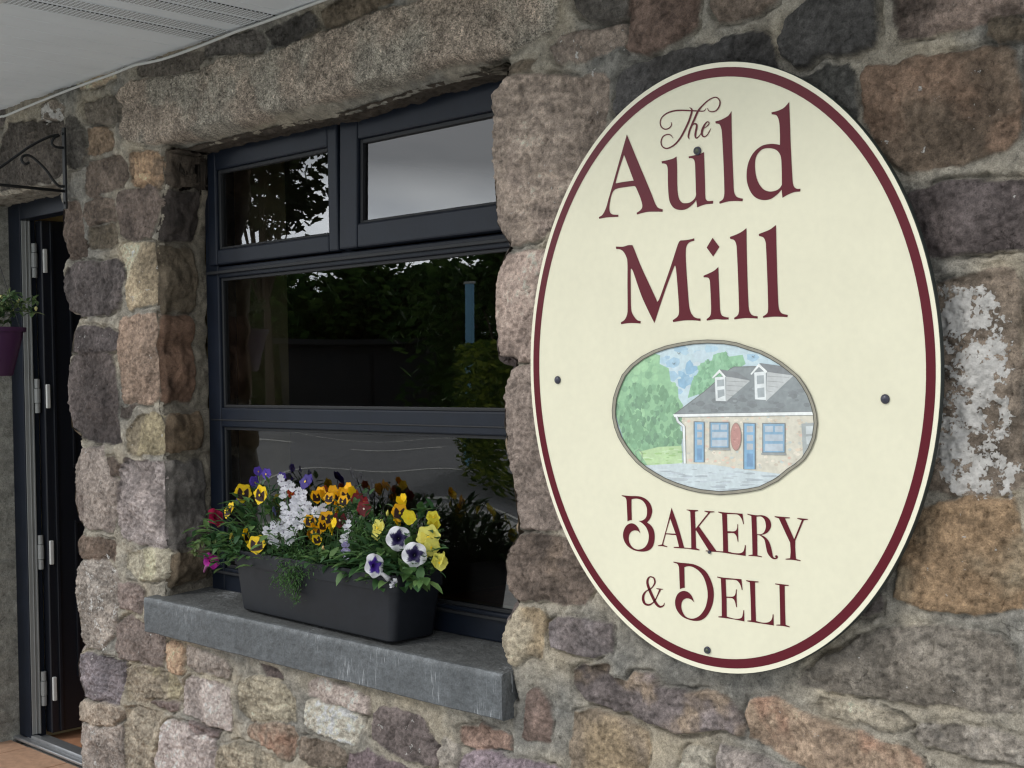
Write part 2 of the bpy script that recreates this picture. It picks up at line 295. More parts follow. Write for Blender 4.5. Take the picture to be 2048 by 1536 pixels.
def densify(p, h=.004, amp=.0):
    o = []
    for i in range(len(p)):
        a, b = np.array(p[i]), np.array(p[(i+1) % len(p)]); n = max(1, int(np.hypot(*(b-a))/h))
        for j in range(n): o.append(a+(b-a)*j/n)
    o = np.array(o)
    if amp: o = o+np.c_[fbm(o[:, 0], o[:, 1], 45, 3, 5), fbm(o[:, 0], o[:, 1], 45, 3, 9)]*amp
    return o
nx, nz_ = int((XB-XA)/STEP)+1, int((ZB-ZA)/STEP)+1
gx = XA+np.arange(nx)*STEP; gz = ZA+np.arange(nz_)*STEP
GX, GZ = np.meshgrid(gx, gz, indexing='ij')
H = np.full(GX.shape, 0.0, np.float32); COLR = np.zeros(GX.shape+(3,), np.float32)
WASH = np.zeros(GX.shape, np.float32); GRAN = np.zeros(GX.shape, np.float32); OCC = np.zeros(GX.shape, np.float32)
# mortar, trowelled and weathered
rough = fbm(GX, GZ, 9, 3, 1)*.012+fbm(GX, GZ, 45, 3, 2)*.007+fbm(GX, GZ, 160, 2, 3)*.003
H[:] = rough+.0060
mc = np.array(lin((152, 146, 134))); v = fbm(GX, GZ, 6, 4, 21); v2 = fbm(GX, GZ, 60, 3, 22)
COLR[:] = mc[None, None]*(1.06+v*.45+v2*.5)[..., None]
COLR *= (1+np.stack([v*.12, v*.02, -v*.14], -1))
AWX = fbm(GX, GZ, 24, 4, 31)*.026; AWZ = fbm(GX, GZ, 24, 4, 32)*.026
def shade_gain(z): return 1.26+.66*np.clip((z-1.35)/.95, 0, 1)  # stone colours brightened with height to make up for the eave's shade
def put(poly, col, wash, h, k, col2=None, gran=0.0, warp=1.0):
    """lay one stone (outline in metres on the wall) into the relief"""
    P = np.array(catmull(poly, 3)) if (gran > .5 or k % 3 == 0) else np.array(poly, float); lo = P.min(0)-.03; hi = P.max(0)+.03
    i0, i1 = np.searchsorted(gx, [lo[0], hi[0]]); j0, j1 = np.searchsorted(gz, [lo[1], hi[1]])
    if i1-i0 < 3 or j1-j0 < 3: return
    s = (slice(i0, i1), slice(j0, j1)); X, Z = GX[s], GZ[s]
    d, _, _ = sdf(X+AWX[s]*.42*warp, Z+AWZ[s]*.42*warp, P); d = d+.0028
    r = np.random.default_rng(1000+k); c = P.mean(0); size = (P.max(0)-P.min(0)).min()
    facets = 9e9
    for q in range(5):
        a = r.uniform(0, 6.283); sl_ = r.uniform(.04, .20); facets = np.minimum(facets, (X-c[0])*math.cos(a)*sl_+(Z-c[1])*math.sin(a)*sl_+r.uniform(.0, .006))
    facets = np.clip(facets, -.009, .007)
    body = facets*(1-gran)+fbm(X, Z, 8, 2, k)*.006-np.abs(fbm(X, Z, 18, 4, k+5))*.005+fbm(X, Z, 70, 3, k+6)*.0045+fbm(X, Z, 150, 2, k+9)*.0045
    rg = np.abs(fbm(X, Z, 16, 3, k+13)); body += -smooth(.035, .0, rg)*.0045*(1-gran)       # splits along the bed of the stone
    th = r.uniform(-.2, .2)+(1.57 if r.random() < .15 else 0); lam_ = r.choice([0, .2, .5, .9]); XR = X*math.cos(th)+Z*math.sin(th); ZR = Z*math.cos(th)-X*math.sin(th)
    lam = fbm(XR*.14, ZR, 95, 4, k+31); body = body+lam_*(np.abs(lam)*-.0075+.0015)*(1-gran)
    tq = fbm(X, Z, r.uniform(5, 9), 5, k+51)*r.uniform(5, 9); tf = np.floor(tq); body = body+(tf+smooth(.80, 1.0, tq-tf))*r.uniform(.0015, .0036)*(1-gran)
    e = r.uniform(.003, .0065)
    prof = 1-(1-smooth(-.001, e, d))**1.6
    top = .36*h/1000+body+.0045
    inside = smooth(-.0025, .0025, d)
    base = H[s]; groove = -.010*np.exp(-((d+.004)/.0038)**2)*(.35+1.15*smooth(-.16, .22, fbm(X, Z, 14, 2, k+40)+np.where(Z < c[1], .08, -.10)))
    H[s] = base*(1-inside)+(base*.3*(1-prof)+top*prof)*inside+groove*(1-inside)*(gran < .5)+groove*(gran > .5)*.4
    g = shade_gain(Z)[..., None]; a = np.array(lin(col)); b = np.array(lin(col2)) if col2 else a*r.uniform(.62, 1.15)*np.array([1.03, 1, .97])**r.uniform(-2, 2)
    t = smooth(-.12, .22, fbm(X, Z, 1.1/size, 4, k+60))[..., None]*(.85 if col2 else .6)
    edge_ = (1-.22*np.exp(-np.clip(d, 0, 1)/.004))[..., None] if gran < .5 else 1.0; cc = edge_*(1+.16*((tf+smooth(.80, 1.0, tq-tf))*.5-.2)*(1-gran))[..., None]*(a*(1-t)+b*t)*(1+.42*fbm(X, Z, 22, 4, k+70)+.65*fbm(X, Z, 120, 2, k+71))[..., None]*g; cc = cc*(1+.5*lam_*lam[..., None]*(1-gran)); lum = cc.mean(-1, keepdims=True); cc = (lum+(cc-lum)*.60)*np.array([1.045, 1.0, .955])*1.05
    COLR[s] = COLR[s]*(1-inside[..., None])+np.clip(cc, .012, .6)*inside[..., None]
    w = smooth(-.012, .03, d+fbm(X, Z, 16, 3, k+83)*.05)*wash*(1+1.6*fbm(X, Z, 9, 3, k+80)); WASH[s] = np.maximum(WASH[s]*(1-inside), np.clip(w, 0, 1)); GRAN[s] = GRAN[s]*(1-inside)+gran*inside
    OCC[s] = np.maximum(OCC[s], smooth(-.016, -.008, d))
lint_poly = wp(LINTEL); LINT_MASK = None
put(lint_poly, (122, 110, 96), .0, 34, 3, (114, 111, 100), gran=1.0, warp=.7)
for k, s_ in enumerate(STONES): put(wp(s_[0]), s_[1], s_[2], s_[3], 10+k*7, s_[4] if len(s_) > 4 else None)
for oc in (WIN, DOOR):
    P = np.array(oc); lo = P.min(0); hi = P.max(0); i0, i1 = np.searchsorted(gx, [lo[0], hi[0]]); j0, j1 = np.searchsorted(gz, [lo[1], hi[1]])
    d, _, _ = sdf(GX[i0:i1:3, j0:j1:3], GZ[i0:i1:3, j0:j1:3], P); d = np.repeat(np.repeat(d, 3, 0), 3, 1)[:i1-i0, :j1-j0]
    OCC[i0:i1, j0:j1] = np.maximum(OCC[i0:i1, j0:j1], d > -.004)
# the slab of the sill keeps its own place
i0, i1 = np.searchsorted(gx, [-3.62, -2.03]); j0, j1 = np.searchsorted(gz, [.60, .74]); OCC[i0:i1, j0:j1] = 1
PAL = [(110,100,96),(138,122,104),(96,86,84),(128,118,112),(150,132,104),(84,78,76),(120,104,88),(146,138,126)]
rr = np.random.default_rng(5); kk = 2000; placed = []
for w_, h_, tries in ((.34, .15, 900), (.22, .12, 1500), (.14, .085, 2200), (.08, .05, 2600)):
    for q in range(tries):
        w = w_*rr.uniform(.75, 1.25)/2; h = h_*rr.uniform(.75, 1.25)/2; cx = rr.uniform(XA+.02, XB-.02); cz = rr.uniform(ZA, ZB)
        a, b = np.searchsorted(gx, [cx-w-.004, cx+w+.004]); c, d = np.searchsorted(gz, [cz-h-.004, cz+h+.004])
        if OCC[a:b:2, c:d:2].size == 0 or OCC[a:b:2, c:d:2].max() > .3: continue
        n = 9; pl = []
        for j in range(n):
            t = 2*math.pi*j/n+rr.uniform(-.12, .12); ct, st = math.cos(t), math.sin(t); m = 1/max(abs(ct), abs(st))**.82
            pl.append((cx+ct*w*m*rr.uniform(.86, 1.0), cz+st*h*m*rr.uniform(.86, 1.0)))
        col = PAL[rr.integers(len(PAL))]; put(pl, col, float(rr.choice([0, 0, .04, .12])), rr.uniform(14, 30) if w_ > .1 else 8, kk); kk += 11
# openings: rounded arrises, then cells inside are dropped and the rim is pulled onto the outline
KEEP = np.ones(GX.shape, bool); PX = GX.copy(); PZ = GZ.copy(); BACK = np.zeros(GX.shape, np.float32)
def opening(poly, rad, chamfer=False):
    P = densify(poly, .006, .004); lo = P.min(0)-.09; hi = P.max(0)+.09
    i0, i1 = np.searchsorted(gx, [lo[0], hi[0]]); j0, j1 = np.searchsorted(gz, [lo[1], hi[1]]); s = (slice(i0, i1), slice(j0, j1)); X, Z = GX[s], GZ[s]
    dc, _, _ = sdf(X[::6, ::6], Z[::6, ::6], P[::3]); dc = np.repeat(np.repeat(dc, 6, 0), 6, 1)[:X.shape[0], :X.shape[1]]
    near = np.abs(dc) < .10; KEEP[s] &= ~((dc > .05)); d = np.where(dc > 0, 1., -1.)
    idx = np.nonzero(near); dd, ax, ay = sdf(X[idx], Z[idx], P); d[idx] = dd
    KEEP[s] &= ~(d > .6*STEP)
    o = -d; t = np.clip(o/rad, 0, 1); BACK[s] = np.maximum(BACK[s], rad*(1-np.sqrt(np.clip(1-(1-t)**2, 0, 1)))*(o > -.01)*(o < rad))
    snap = np.abs(dd) < .62*STEP; ii = (idx[0][snap]+i0, idx[1][snap]+j0); PX[ii] = GX[ii]-ax[snap]; PZ[ii] = GZ[ii]-ay[snap]
    if chamfer:   # the broken lower arris of the lintel leans back over the window
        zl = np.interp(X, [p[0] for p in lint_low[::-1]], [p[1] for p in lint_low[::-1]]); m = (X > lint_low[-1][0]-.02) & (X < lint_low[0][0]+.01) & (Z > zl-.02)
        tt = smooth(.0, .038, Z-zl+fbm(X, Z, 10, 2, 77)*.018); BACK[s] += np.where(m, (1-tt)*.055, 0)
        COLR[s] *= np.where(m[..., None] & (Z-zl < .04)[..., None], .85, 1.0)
    return P
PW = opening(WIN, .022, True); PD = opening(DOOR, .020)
ED = smooth(.0, .02, 1-0*GX)
Y = -H+BACK
quad = KEEP[:-1, :-1] & KEEP[1:, :-1] & KEEP[1:, 1:] & KEEP[:-1, 1:]
def sheet(name, mask, material, parent, shrink=None):
    """the cells of the relief chosen by mask, as one mesh"""
    q = quad & mask; I, J = np.nonzero(q); used = np.zeros(GX.shape, bool)
    for a, b in ((0, 0), (1, 0), (1, 1), (0, 1)): used[I+a, J+b] = True
    ix = np.full(GX.shape, -1, np.int32); ix[used] = np.arange(used.sum()); n = len(I)
    vs = np.stack([PX[used], Y[used], PZ[used]], -1).astype(np.float32)
    fc = np.stack([ix[I, J], ix[I+1, J], ix[I+1, J+1], ix[I, J+1]], -1).astype(np.int32)
    me = bpy.data.meshes.new(name); me.vertices.add(len(vs)); me.vertices.foreach_set('co', vs.ravel())
    me.loops.add(n*4); me.loops.foreach_set('vertex_index', fc.ravel()); me.polygons.add(n); me.polygons.foreach_set('loop_start', np.arange(n, dtype=np.int32)*4)
    me.polygons.foreach_set('loop_total', np.full(n, 4, np.int32)); me.update(calc_edges=True)
    me.polygons.foreach_set('use_smooth', np.ones(n, bool)); me.materials.append(material)
    a = me.color_attributes.new('Col', 'FLOAT_COLOR', 'POINT'); a.data.foreach_set('color', np.c_[np.clip(COLR[used], .01, .8), np.ones(used.sum())].astype(np.float32).ravel())
    a = me.color_attributes.new('Aux', 'FLOAT_COLOR', 'POINT'); a.data.foreach_set('color', np.stack([WASH[used], GRAN[used], 0*WASH[used], 0*WASH[used]+1], -1).astype(np.float32).ravel())
    o = bpy.data.objects.new(name, me); S.collection.objects.link(o); o.parent = parent; return o
def stone_material():
    m = bpy.data.materials.new('rubble stone and mortar'); m.use_nodes = True; t = m.node_tree; n = t.nodes; l = t.links; p = n['Principled BSDF']
    p.inputs['Roughness'].default_value = .88; p.inputs['Specular IOR Level'].default_value = .3
    g = n.new('ShaderNodeNewGeometry'); at1 = n.new('ShaderNodeAttribute'); at1.attribute_name = 'Col'; at2 = n.new('ShaderNodeAttribute'); at2.attribute_name = 'Aux'
    sp = n.new('ShaderNodeSeparateColor'); l.new(at2.outputs['Color'], sp.inputs[0])
    def noise(s, d=5, r=.6, vec=None):
        z = n.new('ShaderNodeTexNoise'); z.inputs['Scale'].default_value = s; z.inputs['Detail'].default_value = d; z.inputs['Roughness'].default_value = r; l.new(vec or g.outputs['Position'], z.inputs['Vector']); return z.outputs[0]
    def rng_(x, a, b, c, d):
        z = n.new('ShaderNodeMapRange'); l.new(x, z.inputs[0])
        for i, q in enumerate((a, b, c, d)): z.inputs[i+1].default_value = q
        return z.outputs[0]
    def math_(op, a, b):
        z = n.new('ShaderNodeMath'); z.operation = op
        for i, q in enumerate((a, b)):
            if isinstance(q, (int, float)): z.inputs[i].default_value = q
            else: l.new(q, z.inputs[i])
        return z.outputs[0]
    def mixc(mode, f, a, b):
        z = n.new('ShaderNodeMix'); z.data_type = 'RGBA'; z.blend_type = mode; z.clamp_result = False
        if isinstance(f, (int, float)): z.inputs[0].default_value = f
        else: l.new(f, z.inputs[0])
        l.new(a, z.inputs[6])
        if isinstance(b, tuple): z.inputs[7].default_value = (*b, 1)
        else: l.new(b, z.inputs[7])
        return z.outputs[2]
    n1, n2, n3 = noise(330, 5, .75), noise(75, 6, .7), noise(14, 5, .6)
    c = mixc('MULTIPLY', 1, at1.outputs['Color'], rng_(n1, .3, .7, .58, 1.42))
    c = mixc('MULTIPLY', 1, c, rng_(n2, .3, .7, .74, 1.24)); c = mixc('MULTIPLY', 1, c, rng_(n3, .3, .7, .88, 1.12))
    pit = rng_(noise(150, 3, .5), .30, .38, .45, 1.0); c = mixc('MULTIPLY', .55, c, pit)
    # hairline splits and chips
    vv = n.new('ShaderNodeVectorMath'); vv.operation = 'ADD'; nzc = n.new('ShaderNodeTexNoise'); nzc.inputs['Scale'].default_value = 26; nzc.inputs['Detail'].default_value = 4; l.new(g.outputs['Position'], nzc.inputs['Vector'])
    vs_ = n.new('ShaderNodeVectorMath'); vs_.operation = 'SCALE'; vs_.inputs['Scale'].default_value = .07; l.new(nzc.outputs['Color'], vs_.inputs[0]); l.new(g.outputs['Position'], vv.inputs[0]); l.new(vs_.outputs[0], vv.inputs[1])
    ve = n.new('ShaderNodeTexVoronoi'); ve.feature = 'DISTANCE_TO_EDGE'; ve.inputs['Scale'].default_value = 17; l.new(vv.outputs[0], ve.inputs['Vector'])
    crack = math_('MULTIPLY', rng_(ve.outputs['Distance'], .0, .022, 1, 0), rng_(noise(9, 3, .5), .57, .66, 0, .8)); c = mixc('MULTIPLY', crack, c, (.38, .36, .34))
    # granite: pale and dark crystals
    v = n.new('ShaderNodeTexVoronoi'); v.inputs['Scale'].default_value = 380; l.new(g.outputs['Position'], v.inputs['Vector']); hs = n.new('ShaderNodeSeparateColor'); l.new(v.outputs['Color'], hs.inputs[0])
    gr = rng_(hs.outputs[0], 0, 1, .42, 1.6); cg = mixc('MULTIPLY', 1, c, gr); c = mixc('MIX', sp.outputs[1], c, cg)
    # remnants of white paint
    w = math_('ADD', math_('MULTIPLY', noise(34, 3, .55), .62), math_('MULTIPLY', noise(130, 3, .6), .38)); w = math_('ADD', w, math_('MULTIPLY', math_('SUBTRACT', sp.outputs[0], .5), .34))
    wf = math_('MULTIPLY', rng_(w, .50, .525, 0, 1), rng_(sp.outputs[0], .01, .03, 0, 1)); wcol = mixc('MULTIPLY', 1, n.new('ShaderNodeRGB').outputs[0], rng_(noise(48, 5, .7), .3, .7, .66, 1.12)); wcol.node.inputs[6].links[0].from_node.outputs[0].default_value = (.68, .66, .63, 1); c = mixc('MIX', wf, c, wcol)
    l.new(c, p.inputs['Base Color'])
    hgt = math_('ADD', math_('MULTIPLY', n1, .35), math_('ADD', math_('SUBTRACT', math_('MULTIPLY', n2, 1.3), math_('MULTIPLY', crack, .25)), math_('MULTIPLY', wf, .25)))
    b = n.new('ShaderNodeBump'); b.inputs['Strength'].default_value = 1.0; b.inputs['Distance'].default_value = .0065; l.new(hgt, b.inputs['Height']); l.new(b.outputs[0], p.inputs['Normal'])
    return m
MST = stone_material()
building = empty('shop_building', (0, 0, 0), 'rubble stone shop front with dark framed window, open door and white soffit', 'building')
dl, _, _ = sdf(GX[::4, ::4], GZ[::4, ::4], np.array(catmull(lint_poly, 3))); dl = np.repeat(np.repeat(dl, 4, 0), 4, 1)[:nx, :nz_]
lm = (dl > -.006)
zlow = np.interp(GX, [p[0] for p in lint_low[::-1]], [p[1] for p in lint_low[::-1]])
lm |= (GX > lint_low[-1][0]) & (GX < lint_low[0][0]) & (GZ > zlow-.01) & (GZ < zlow+.09)
sheet('wall', ~lm[:-1, :-1], MST, building); o = sheet('lintel', lm[:-1, :-1], MST, building); o['label'] = 'rough speckled granite lintel'
# the sides of the openings, from the rounded arris back to the frames
def reveal(P, y0, y1, name, stones=None, sel=None, smooth_=False, colr=(134, 127, 114)):
    P = P[sel] if sel is not None else P; n = len(P); m = int((y1-y0)/.004)+1; t = np.linspace(y0, y1, m)
    U, V = np.meshgrid(np.arange(n), t, indexing='ij'); nn = np.zeros((n, 2)); T = np.gradient(P, axis=0); T /= np.linalg.norm(T, axis=1)[:, None]+1e-9
    nn[:, 0], nn[:, 1] = -T[:, 1], T[:, 0]                  # towards the inside of the opening
    SX = np.broadcast_to(P[:, :1], U.shape); SZ = np.broadcast_to(P[:, 1:], U.shape)
    g = np.array(lin(colr)); v = fbm(V, SZ+SX*.7, 50, 3, 90); C = np.broadcast_to(g*.9, U.shape+(3,))*(1+.5*v)[..., None]; h = np.zeros(U.shape)
    if not smooth_: h = fbm(V, SZ+SX*.7, 40, 3, 91)*.008
    for k, (zl, zh, ya, yb, col) in enumerate(stones or []):
        pl = [(ya, zl), ((ya+yb)/2, zl-.004), (yb, zl+.006), (yb+.004, (zl+zh)/2), (yb-.004, zh), ((ya+yb)/2, zh+.003), (ya, zh-.004), (ya-.002, (zl+zh)/2)]
        d, _, _ = sdf(V+fbm(V, SZ, 25, 2, k+3)*.008, SZ+fbm(V, SZ, 25, 2, k+9)*.012, np.array(catmull(pl, 3))); ins = smooth(-.002, .003, d)
        h = h*(1-ins)+ins*(.010+fbm(V, SZ, 14, 3, k+200)*.02+fbm(V, SZ, 60, 3, k+210)*.007)-.007*np.exp(-((d+.004)/.004)**2)
        C = C*(1-ins[..., None])+ins[..., None]*np.array(lin(col))*1.1*(1+.8*fbm(V, SZ, 30, 4, k+220))[..., None]
    fade = smooth(y0, y0+.022, V); h = h*fade-.005*(1-fade)
    X = SX+nn[:, :1]*h; Z = SZ+nn[:, 1:]*h; vs = np.stack([X, V, Z], -1).reshape(-1, 3)
    b = MB(); b.v = [tuple(q) for q in vs.tolist()]; b.c = [tuple(q) for q in np.clip(C.reshape(-1, 3), .01, .8).tolist()]
    b.f = [(i*m+j, (i+1)*m+j, (i+1)*m+j+1, i*m+j+1) for i in range(n-1) for j in range(m-1)]; b.m = [0]*len(b.f)
    o = b.build(name, MST, building, smooth=True); return o
zz = lambda v: at(330, v)[2]
left = PW[(PW[:, 0] < -3.44) & (PW[:, 1] < 2.07)]; left = left[np.argsort(-left[:, 1])]
JS = [(zz(371), zz(290), .006, .118, (82,73,64)), (zz(478), zz(377), .006, .122, (66,60,57)), (zz(618), zz(490), .004, .128, (100,90,76)), (zz(802), zz(632), .004, .118, (104,82,68)),
      (zz(905), zz(835), .004, .124, (96,82,66)), (zz(1096), zz(925), .004, .132, (94,90,86)), (zz(1172), zz(1104), .006, .130, (108,96,80))]  # side faces of the front stones; darker colours carry the jamb's shade
reveal(left, .003, .17, 'window_jamb', JS)
right = PW[(PW[:, 0] > -2.16) & (PW[:, 1] < 2.12)]; right = right[np.argsort(right[:, 1])]
reveal(right, .003, .17, 'window_jamb', [(.78+.25*i, .99+.25*i, .004, .12, PAL[i]) for i in range(5)])
topr = PW[(PW[:, 0] <= -2.09) & (PW[:, 0] >= -3.5) & (PW[:, 1] > 1.9)]; topr = topr[np.argsort(-topr[:, 0])]
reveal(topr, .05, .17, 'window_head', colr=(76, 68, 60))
dr = PD[(PD[:, 0] > -4.3) & (PD[:, 1] < 2.04)]; dr = dr[np.argsort(dr[:, 1])]
reveal(dr[:, :], .003, .17, 'door_jamb', [(.02+.3*i, .27+.3*i, .004, .13, PAL[(i*3) % 8]) for i in range(7)])
dt = PD[(PD[:, 0] < -4.10) & (PD[:, 0] > -4.86) & (PD[:, 1] > 2.0)]; dt = dt[np.argsort(-dt[:, 0])]
reveal(dt, .014, .17, 'door_head', colr=(140, 136, 126))
dl_ = PD[(PD[:, 0] < -4.84)]; dl_ = dl_[np.argsort(dl_[:, 1])][::-1]
reveal(dl_, .014, .17, 'door_jamb', smooth_=True, colr=(150, 150, 142))
# ------------------------------------------------------------------ window, sill, door, soffit
FR = mat('dark grey blue painted timber', lin((17, 24, 36)), .45, spec=.3, noise=((12, .14), (90, .10)), bump=(260, .12, .0006))
FRD = mat('frame seal', lin((22, 24, 28)), .6)
SLATE = mat('grey slate', lin((84, 87, 89)), .76, attr=True, noise=((7, .2), (45, .2), (230, .22)), bump=(90, 1.0, .004))
WHITE = mat('white plastic', lin((196, 198, 196)), .35, noise=(8, .04))
GREYW = mat('grey white frame', lin((136, 139, 138)), .4, noise=(10, .06))
DOORM = mat('dark navy door', lin((22, 25, 33)), .38, noise=(9, .06))
ALU = mat('aluminium', lin((170, 172, 174)), .32, .7, noise=(40, .1))
def member(b, x0, x1, z0, z1, y0, y1): b.box(x0, x1, y0, y1, z0, z1)
# sill: a thick slate slab with a hand-cut front arris
def sill():
    b = MB(); n = 150; x0, x1 = -3.588, -2.068
    y0 = -.042; th = .104; nzv = 9; nyv = 14
    for i in range(n+1):
        x = x0+(x1-x0)*i/n; zt_ = .727-.006*(i/n)+.0016*float(vn(np.array(x), np.array(.3), 9, 1)); ch = .003+.011*abs(float(vn(np.array(x), np.array(.9), 30, 4)))
        row = []
        yf = y0+.0045*float(vn(np.array(x), np.array(.1), 14, 8))+.003*float(vn(np.array(x), np.array(.2), 60, 9))
        row.append((x, .06, zt_-th)); row.append((x, yf+.004, zt_-th)); row.append((x, yf, zt_-th+.003))
        for j in range(1, nzv): row.append((x, yf+.0026*float(vn(np.array(x), np.array(j*.013), 60, 12)), zt_-th+.003+(th-.003-ch)*j/nzv))
        row.append((x, yf+.0005, zt_-ch)); row.append((x, yf+ch*.7, zt_+.0004))
        for j in range(1, nyv+1): row.append((x, yf+ch+(.20)*j/nyv, zt_+.0006+.012*j/nyv+.0018*float(vn(np.array(x), np.array(j*.03), 22, 15))))
        if i == 0: m = len(row); V = []; CC = []
        ar = 1.5+.9*float(vn(np.array(x), np.array(.5), 60, 3)); CC += [(.9, .9, .9)]*2+[(1.06, 1.08, 1.1)]*nzv+[(ar, ar, ar)]*2+[(.92, .89, .84)]*nyv
        V += row
    b.add(V, [((i)*m+j, (i+1)*m+j, (i+1)*m+j+1, i*m+j+1) for i in range(n) for j in range(m-1)]+[tuple(range(m-1, -1, -1)), tuple(n*m+j for j in range(m))])
    b.c = CC[:len(b.v)]
    o = b.build('window_sill', SLATE, building, smooth=False); o['label'] = 'thick grey slate sill with chipped front edge'; return o
m = SLATE; t = m.node_tree; n = t.nodes; l = t.links
# pale saw marks and scratches running down the front of the slab
g = n.new('ShaderNodeNewGeometry'); mp = n.new('ShaderNodeMapping'); mp.inputs['Scale'].default_value = (520, 60, 22); l.new(g.outputs['Position'], mp.inputs[0])
z = n.new('ShaderNodeTexNoise'); z.inputs['Scale'].default_value = 1; z.inputs['Detail'].default_value = 2; l.new(mp.outputs[0], z.inputs['Vector'])
z2 = n.new('ShaderNodeTexNoise'); z2.inputs['Scale'].default_value = 7; l.new(g.outputs['Position'], z2.inputs['Vector'])
ad = n.new('ShaderNodeMath'); ad.operation = 'ADD'; l.new(z.outputs[0], ad.inputs[0]); l.new(z2.outputs[0], ad.inputs[1])
rr_ = n.new('ShaderNodeMapRange'); rr_.inputs[1].default_value = 1.22; rr_.inputs[2].default_value = 1.40; l.new(ad.outputs[0], rr_.inputs[0])
pb = n['Principled BSDF']; src = pb.inputs['Base Color'].links[0].from_socket; k = n.new('ShaderNodeMix'); k.data_type = 'RGBA'; l.new(rr_.outputs[0], k.inputs[0]); l.new(src, k.inputs[6]); k.inputs[7].default_value = (*lin((196, 200, 204)), 1); l.new(k.outputs[2], pb.inputs['Base Color'])
sill()
win = empty('window', (-2.77, .15, .76)); win.parent = building
WX0, WX1, WZ0, WZ1 = -3.516, -2.02, .735, 2.125
b = MB()
member(b, WX0, -3.448, WZ0, WZ1, .150, .215); member(b, -2.075, WX1, WZ0, WZ1, .150, .215)
member(b, -3.448, -2.075, 2.060, WZ1, .1505, .214); member(b, -3.448, -2.075, WZ0, .806, .1505, .214)
member(b, -3.448, -2.075, 1.688, 1.722, .1505, .213); member(b, -3.448, -2.075, 1.236, 1.294, .1505, .213)
member(b, -2.862, -2.812, 1.722, 2.060, .162, .2125)
b.build('frame', FR, win, bevel=.004)
b = MB()                                                  # drip strips and glazing beads round the two fixed lights
for z0, z1 in ((.806, 1.236), (1.294, 1.688)):
    member(b, -3.448, -3.4385, z0, z1, .160, .172); member(b, -2.0845, -2.075, z0, z1, .160, .172)
    member(b, -3.4385, -2.0845, z0, z0+.009, .160, .172); member(b, -3.4385, -2.0845, z1-.009, z1, .160, .172)
member(b, -3.50, -2.04, 1.700, 1.709, .139, .1502); member(b, -3.50, -2.04, .790, .797, .138, .1502)
member(b, -3.50, -2.04, 1.255, 1.259, .1475, .1502)
b.build('bead', FRD, win, bevel=.0015)
GL = glass_mat('window glass', .020, 2.2); GL2 = glass_mat('flat window glass', .0015, 2.05)
for z0, z1, mm in ((.815, 1.227, GL), (1.303, 1.679, GL2)):
    b = MB(); b.add([(-3.4385, .168, z0), (-2.0845, .168, z0), (-2.0845, .168, z1), (-3.4385, .168, z1)], [(0, 1, 2, 3)]); b.build('pane', mm, win)
def sash(x0, x1, z0, z1, gx0, gx1, gz0, gz1, tilt, gm, label):
    piv = Vector(((x0+x1)/2, .150, z1)); Mx = Matrix.Translation(piv) @ Matrix.Rotation(tilt, 4, 'X') @ Matrix.Translation(-piv)
    b = MB()
    for a in ((x0, gx0, z0, z1), (gx1, x1, z0, z1)): b.box(a[0], a[1], .136, .175, a[2], a[3], Mx)
    for a in ((gx0, gx1, z0, gz0), (gx0, gx1, gz1, z1)): b.box(a[0], a[1], .1365, .1745, a[2], a[3], Mx)
    o = b.build('sash', FR, win, bevel=.005); o['label'] = label
    b = MB(); q = .011
    for a in ((gx0, gx0+q, gz0, gz1), (gx1-q, gx1, gz0, gz1), (gx0+q, gx1-q, gz0, gz0+q*.7), (gx0+q, gx1-q, gz1-q, gz1)): b.box(a[0], a[1], .146, .160, a[2], a[3], Mx)
    b.build('bead', FRD, o, bevel=.002)
    b = MB(); b.add([tuple(Mx @ Vector(p)) for p in ((gx0, .156, gz0), (gx1, .156, gz0), (gx1, .156, gz1), (gx0, .156, gz1))], [(0, 1, 2, 3)]); b.build('pane', gm, o)
sash(-3.476, -2.842, 1.726, 2.098, -3.432, -2.884, 1.772, 2.012, 0, GL2, 'left top sash, closed, with trees mirrored in its glass')
sash(-2.826, -2.06, 1.726, 2.098, -2.750, -2.11, 1.790, 2.014, R(-1.6), GL2, 'right top sash standing slightly open, mirroring grey cloud')
# door: frame, reveal strip, three-part hinges and the leaf swung inwards
dw = empty('doorway', (-4.5, .15, .04)); dw.parent = building
b = MB(); member(b, -4.862, -4.765, .04, 2.075, .150, .21); member(b, -4.765, -4.02, 1.985, 2.075, .1505, .21); member(b, -4.06, -3.98, .04, 1.985, .1505, .21)
b.build('door_frame', FR, dw, bevel=.003)
b = MB(); member(b, -4.765, -4.7625, .055, 1.983, .1545, .186); member(b, -4.7625, -4.758, .055, 1.983, .168, .172); member(b, -4.7625, -4.755, .055, 1.983, .180, .186)
o = b.build('frame_lining', GREYW, dw, bevel=.0015); o['label'] = 'pale grey rebate of the door frame'
LX = -4.726
b = MB(); member(b, LX-.05, LX, .055, 1.985, .214, 1.06)
leaf = b.build('door', DOORM, dw, bevel=.004); leaf['label'] = 'dark navy door leaf swung open inwards'
b = MB()
for (z0, z1) in ((.25, .85), (1.05, 1.82)):
    for q in ((z0, z0+.012, .32, .96), (z1-.012, z1, .32, .96)): member(b, LX, LX+.008, q[0], q[1], q[2], q[3])
    for q in ((.32, .332), (.948, .96)): member(b, LX, LX+.008, z0+.012, z1-.012, *q)
member(b, LX, LX+.010, .06, 1.98, .245, .258)
b.build('door_panel', DOORM, leaf, bevel=.002)
for (v_, x_) in ((862-380+0, 0),):
    pass
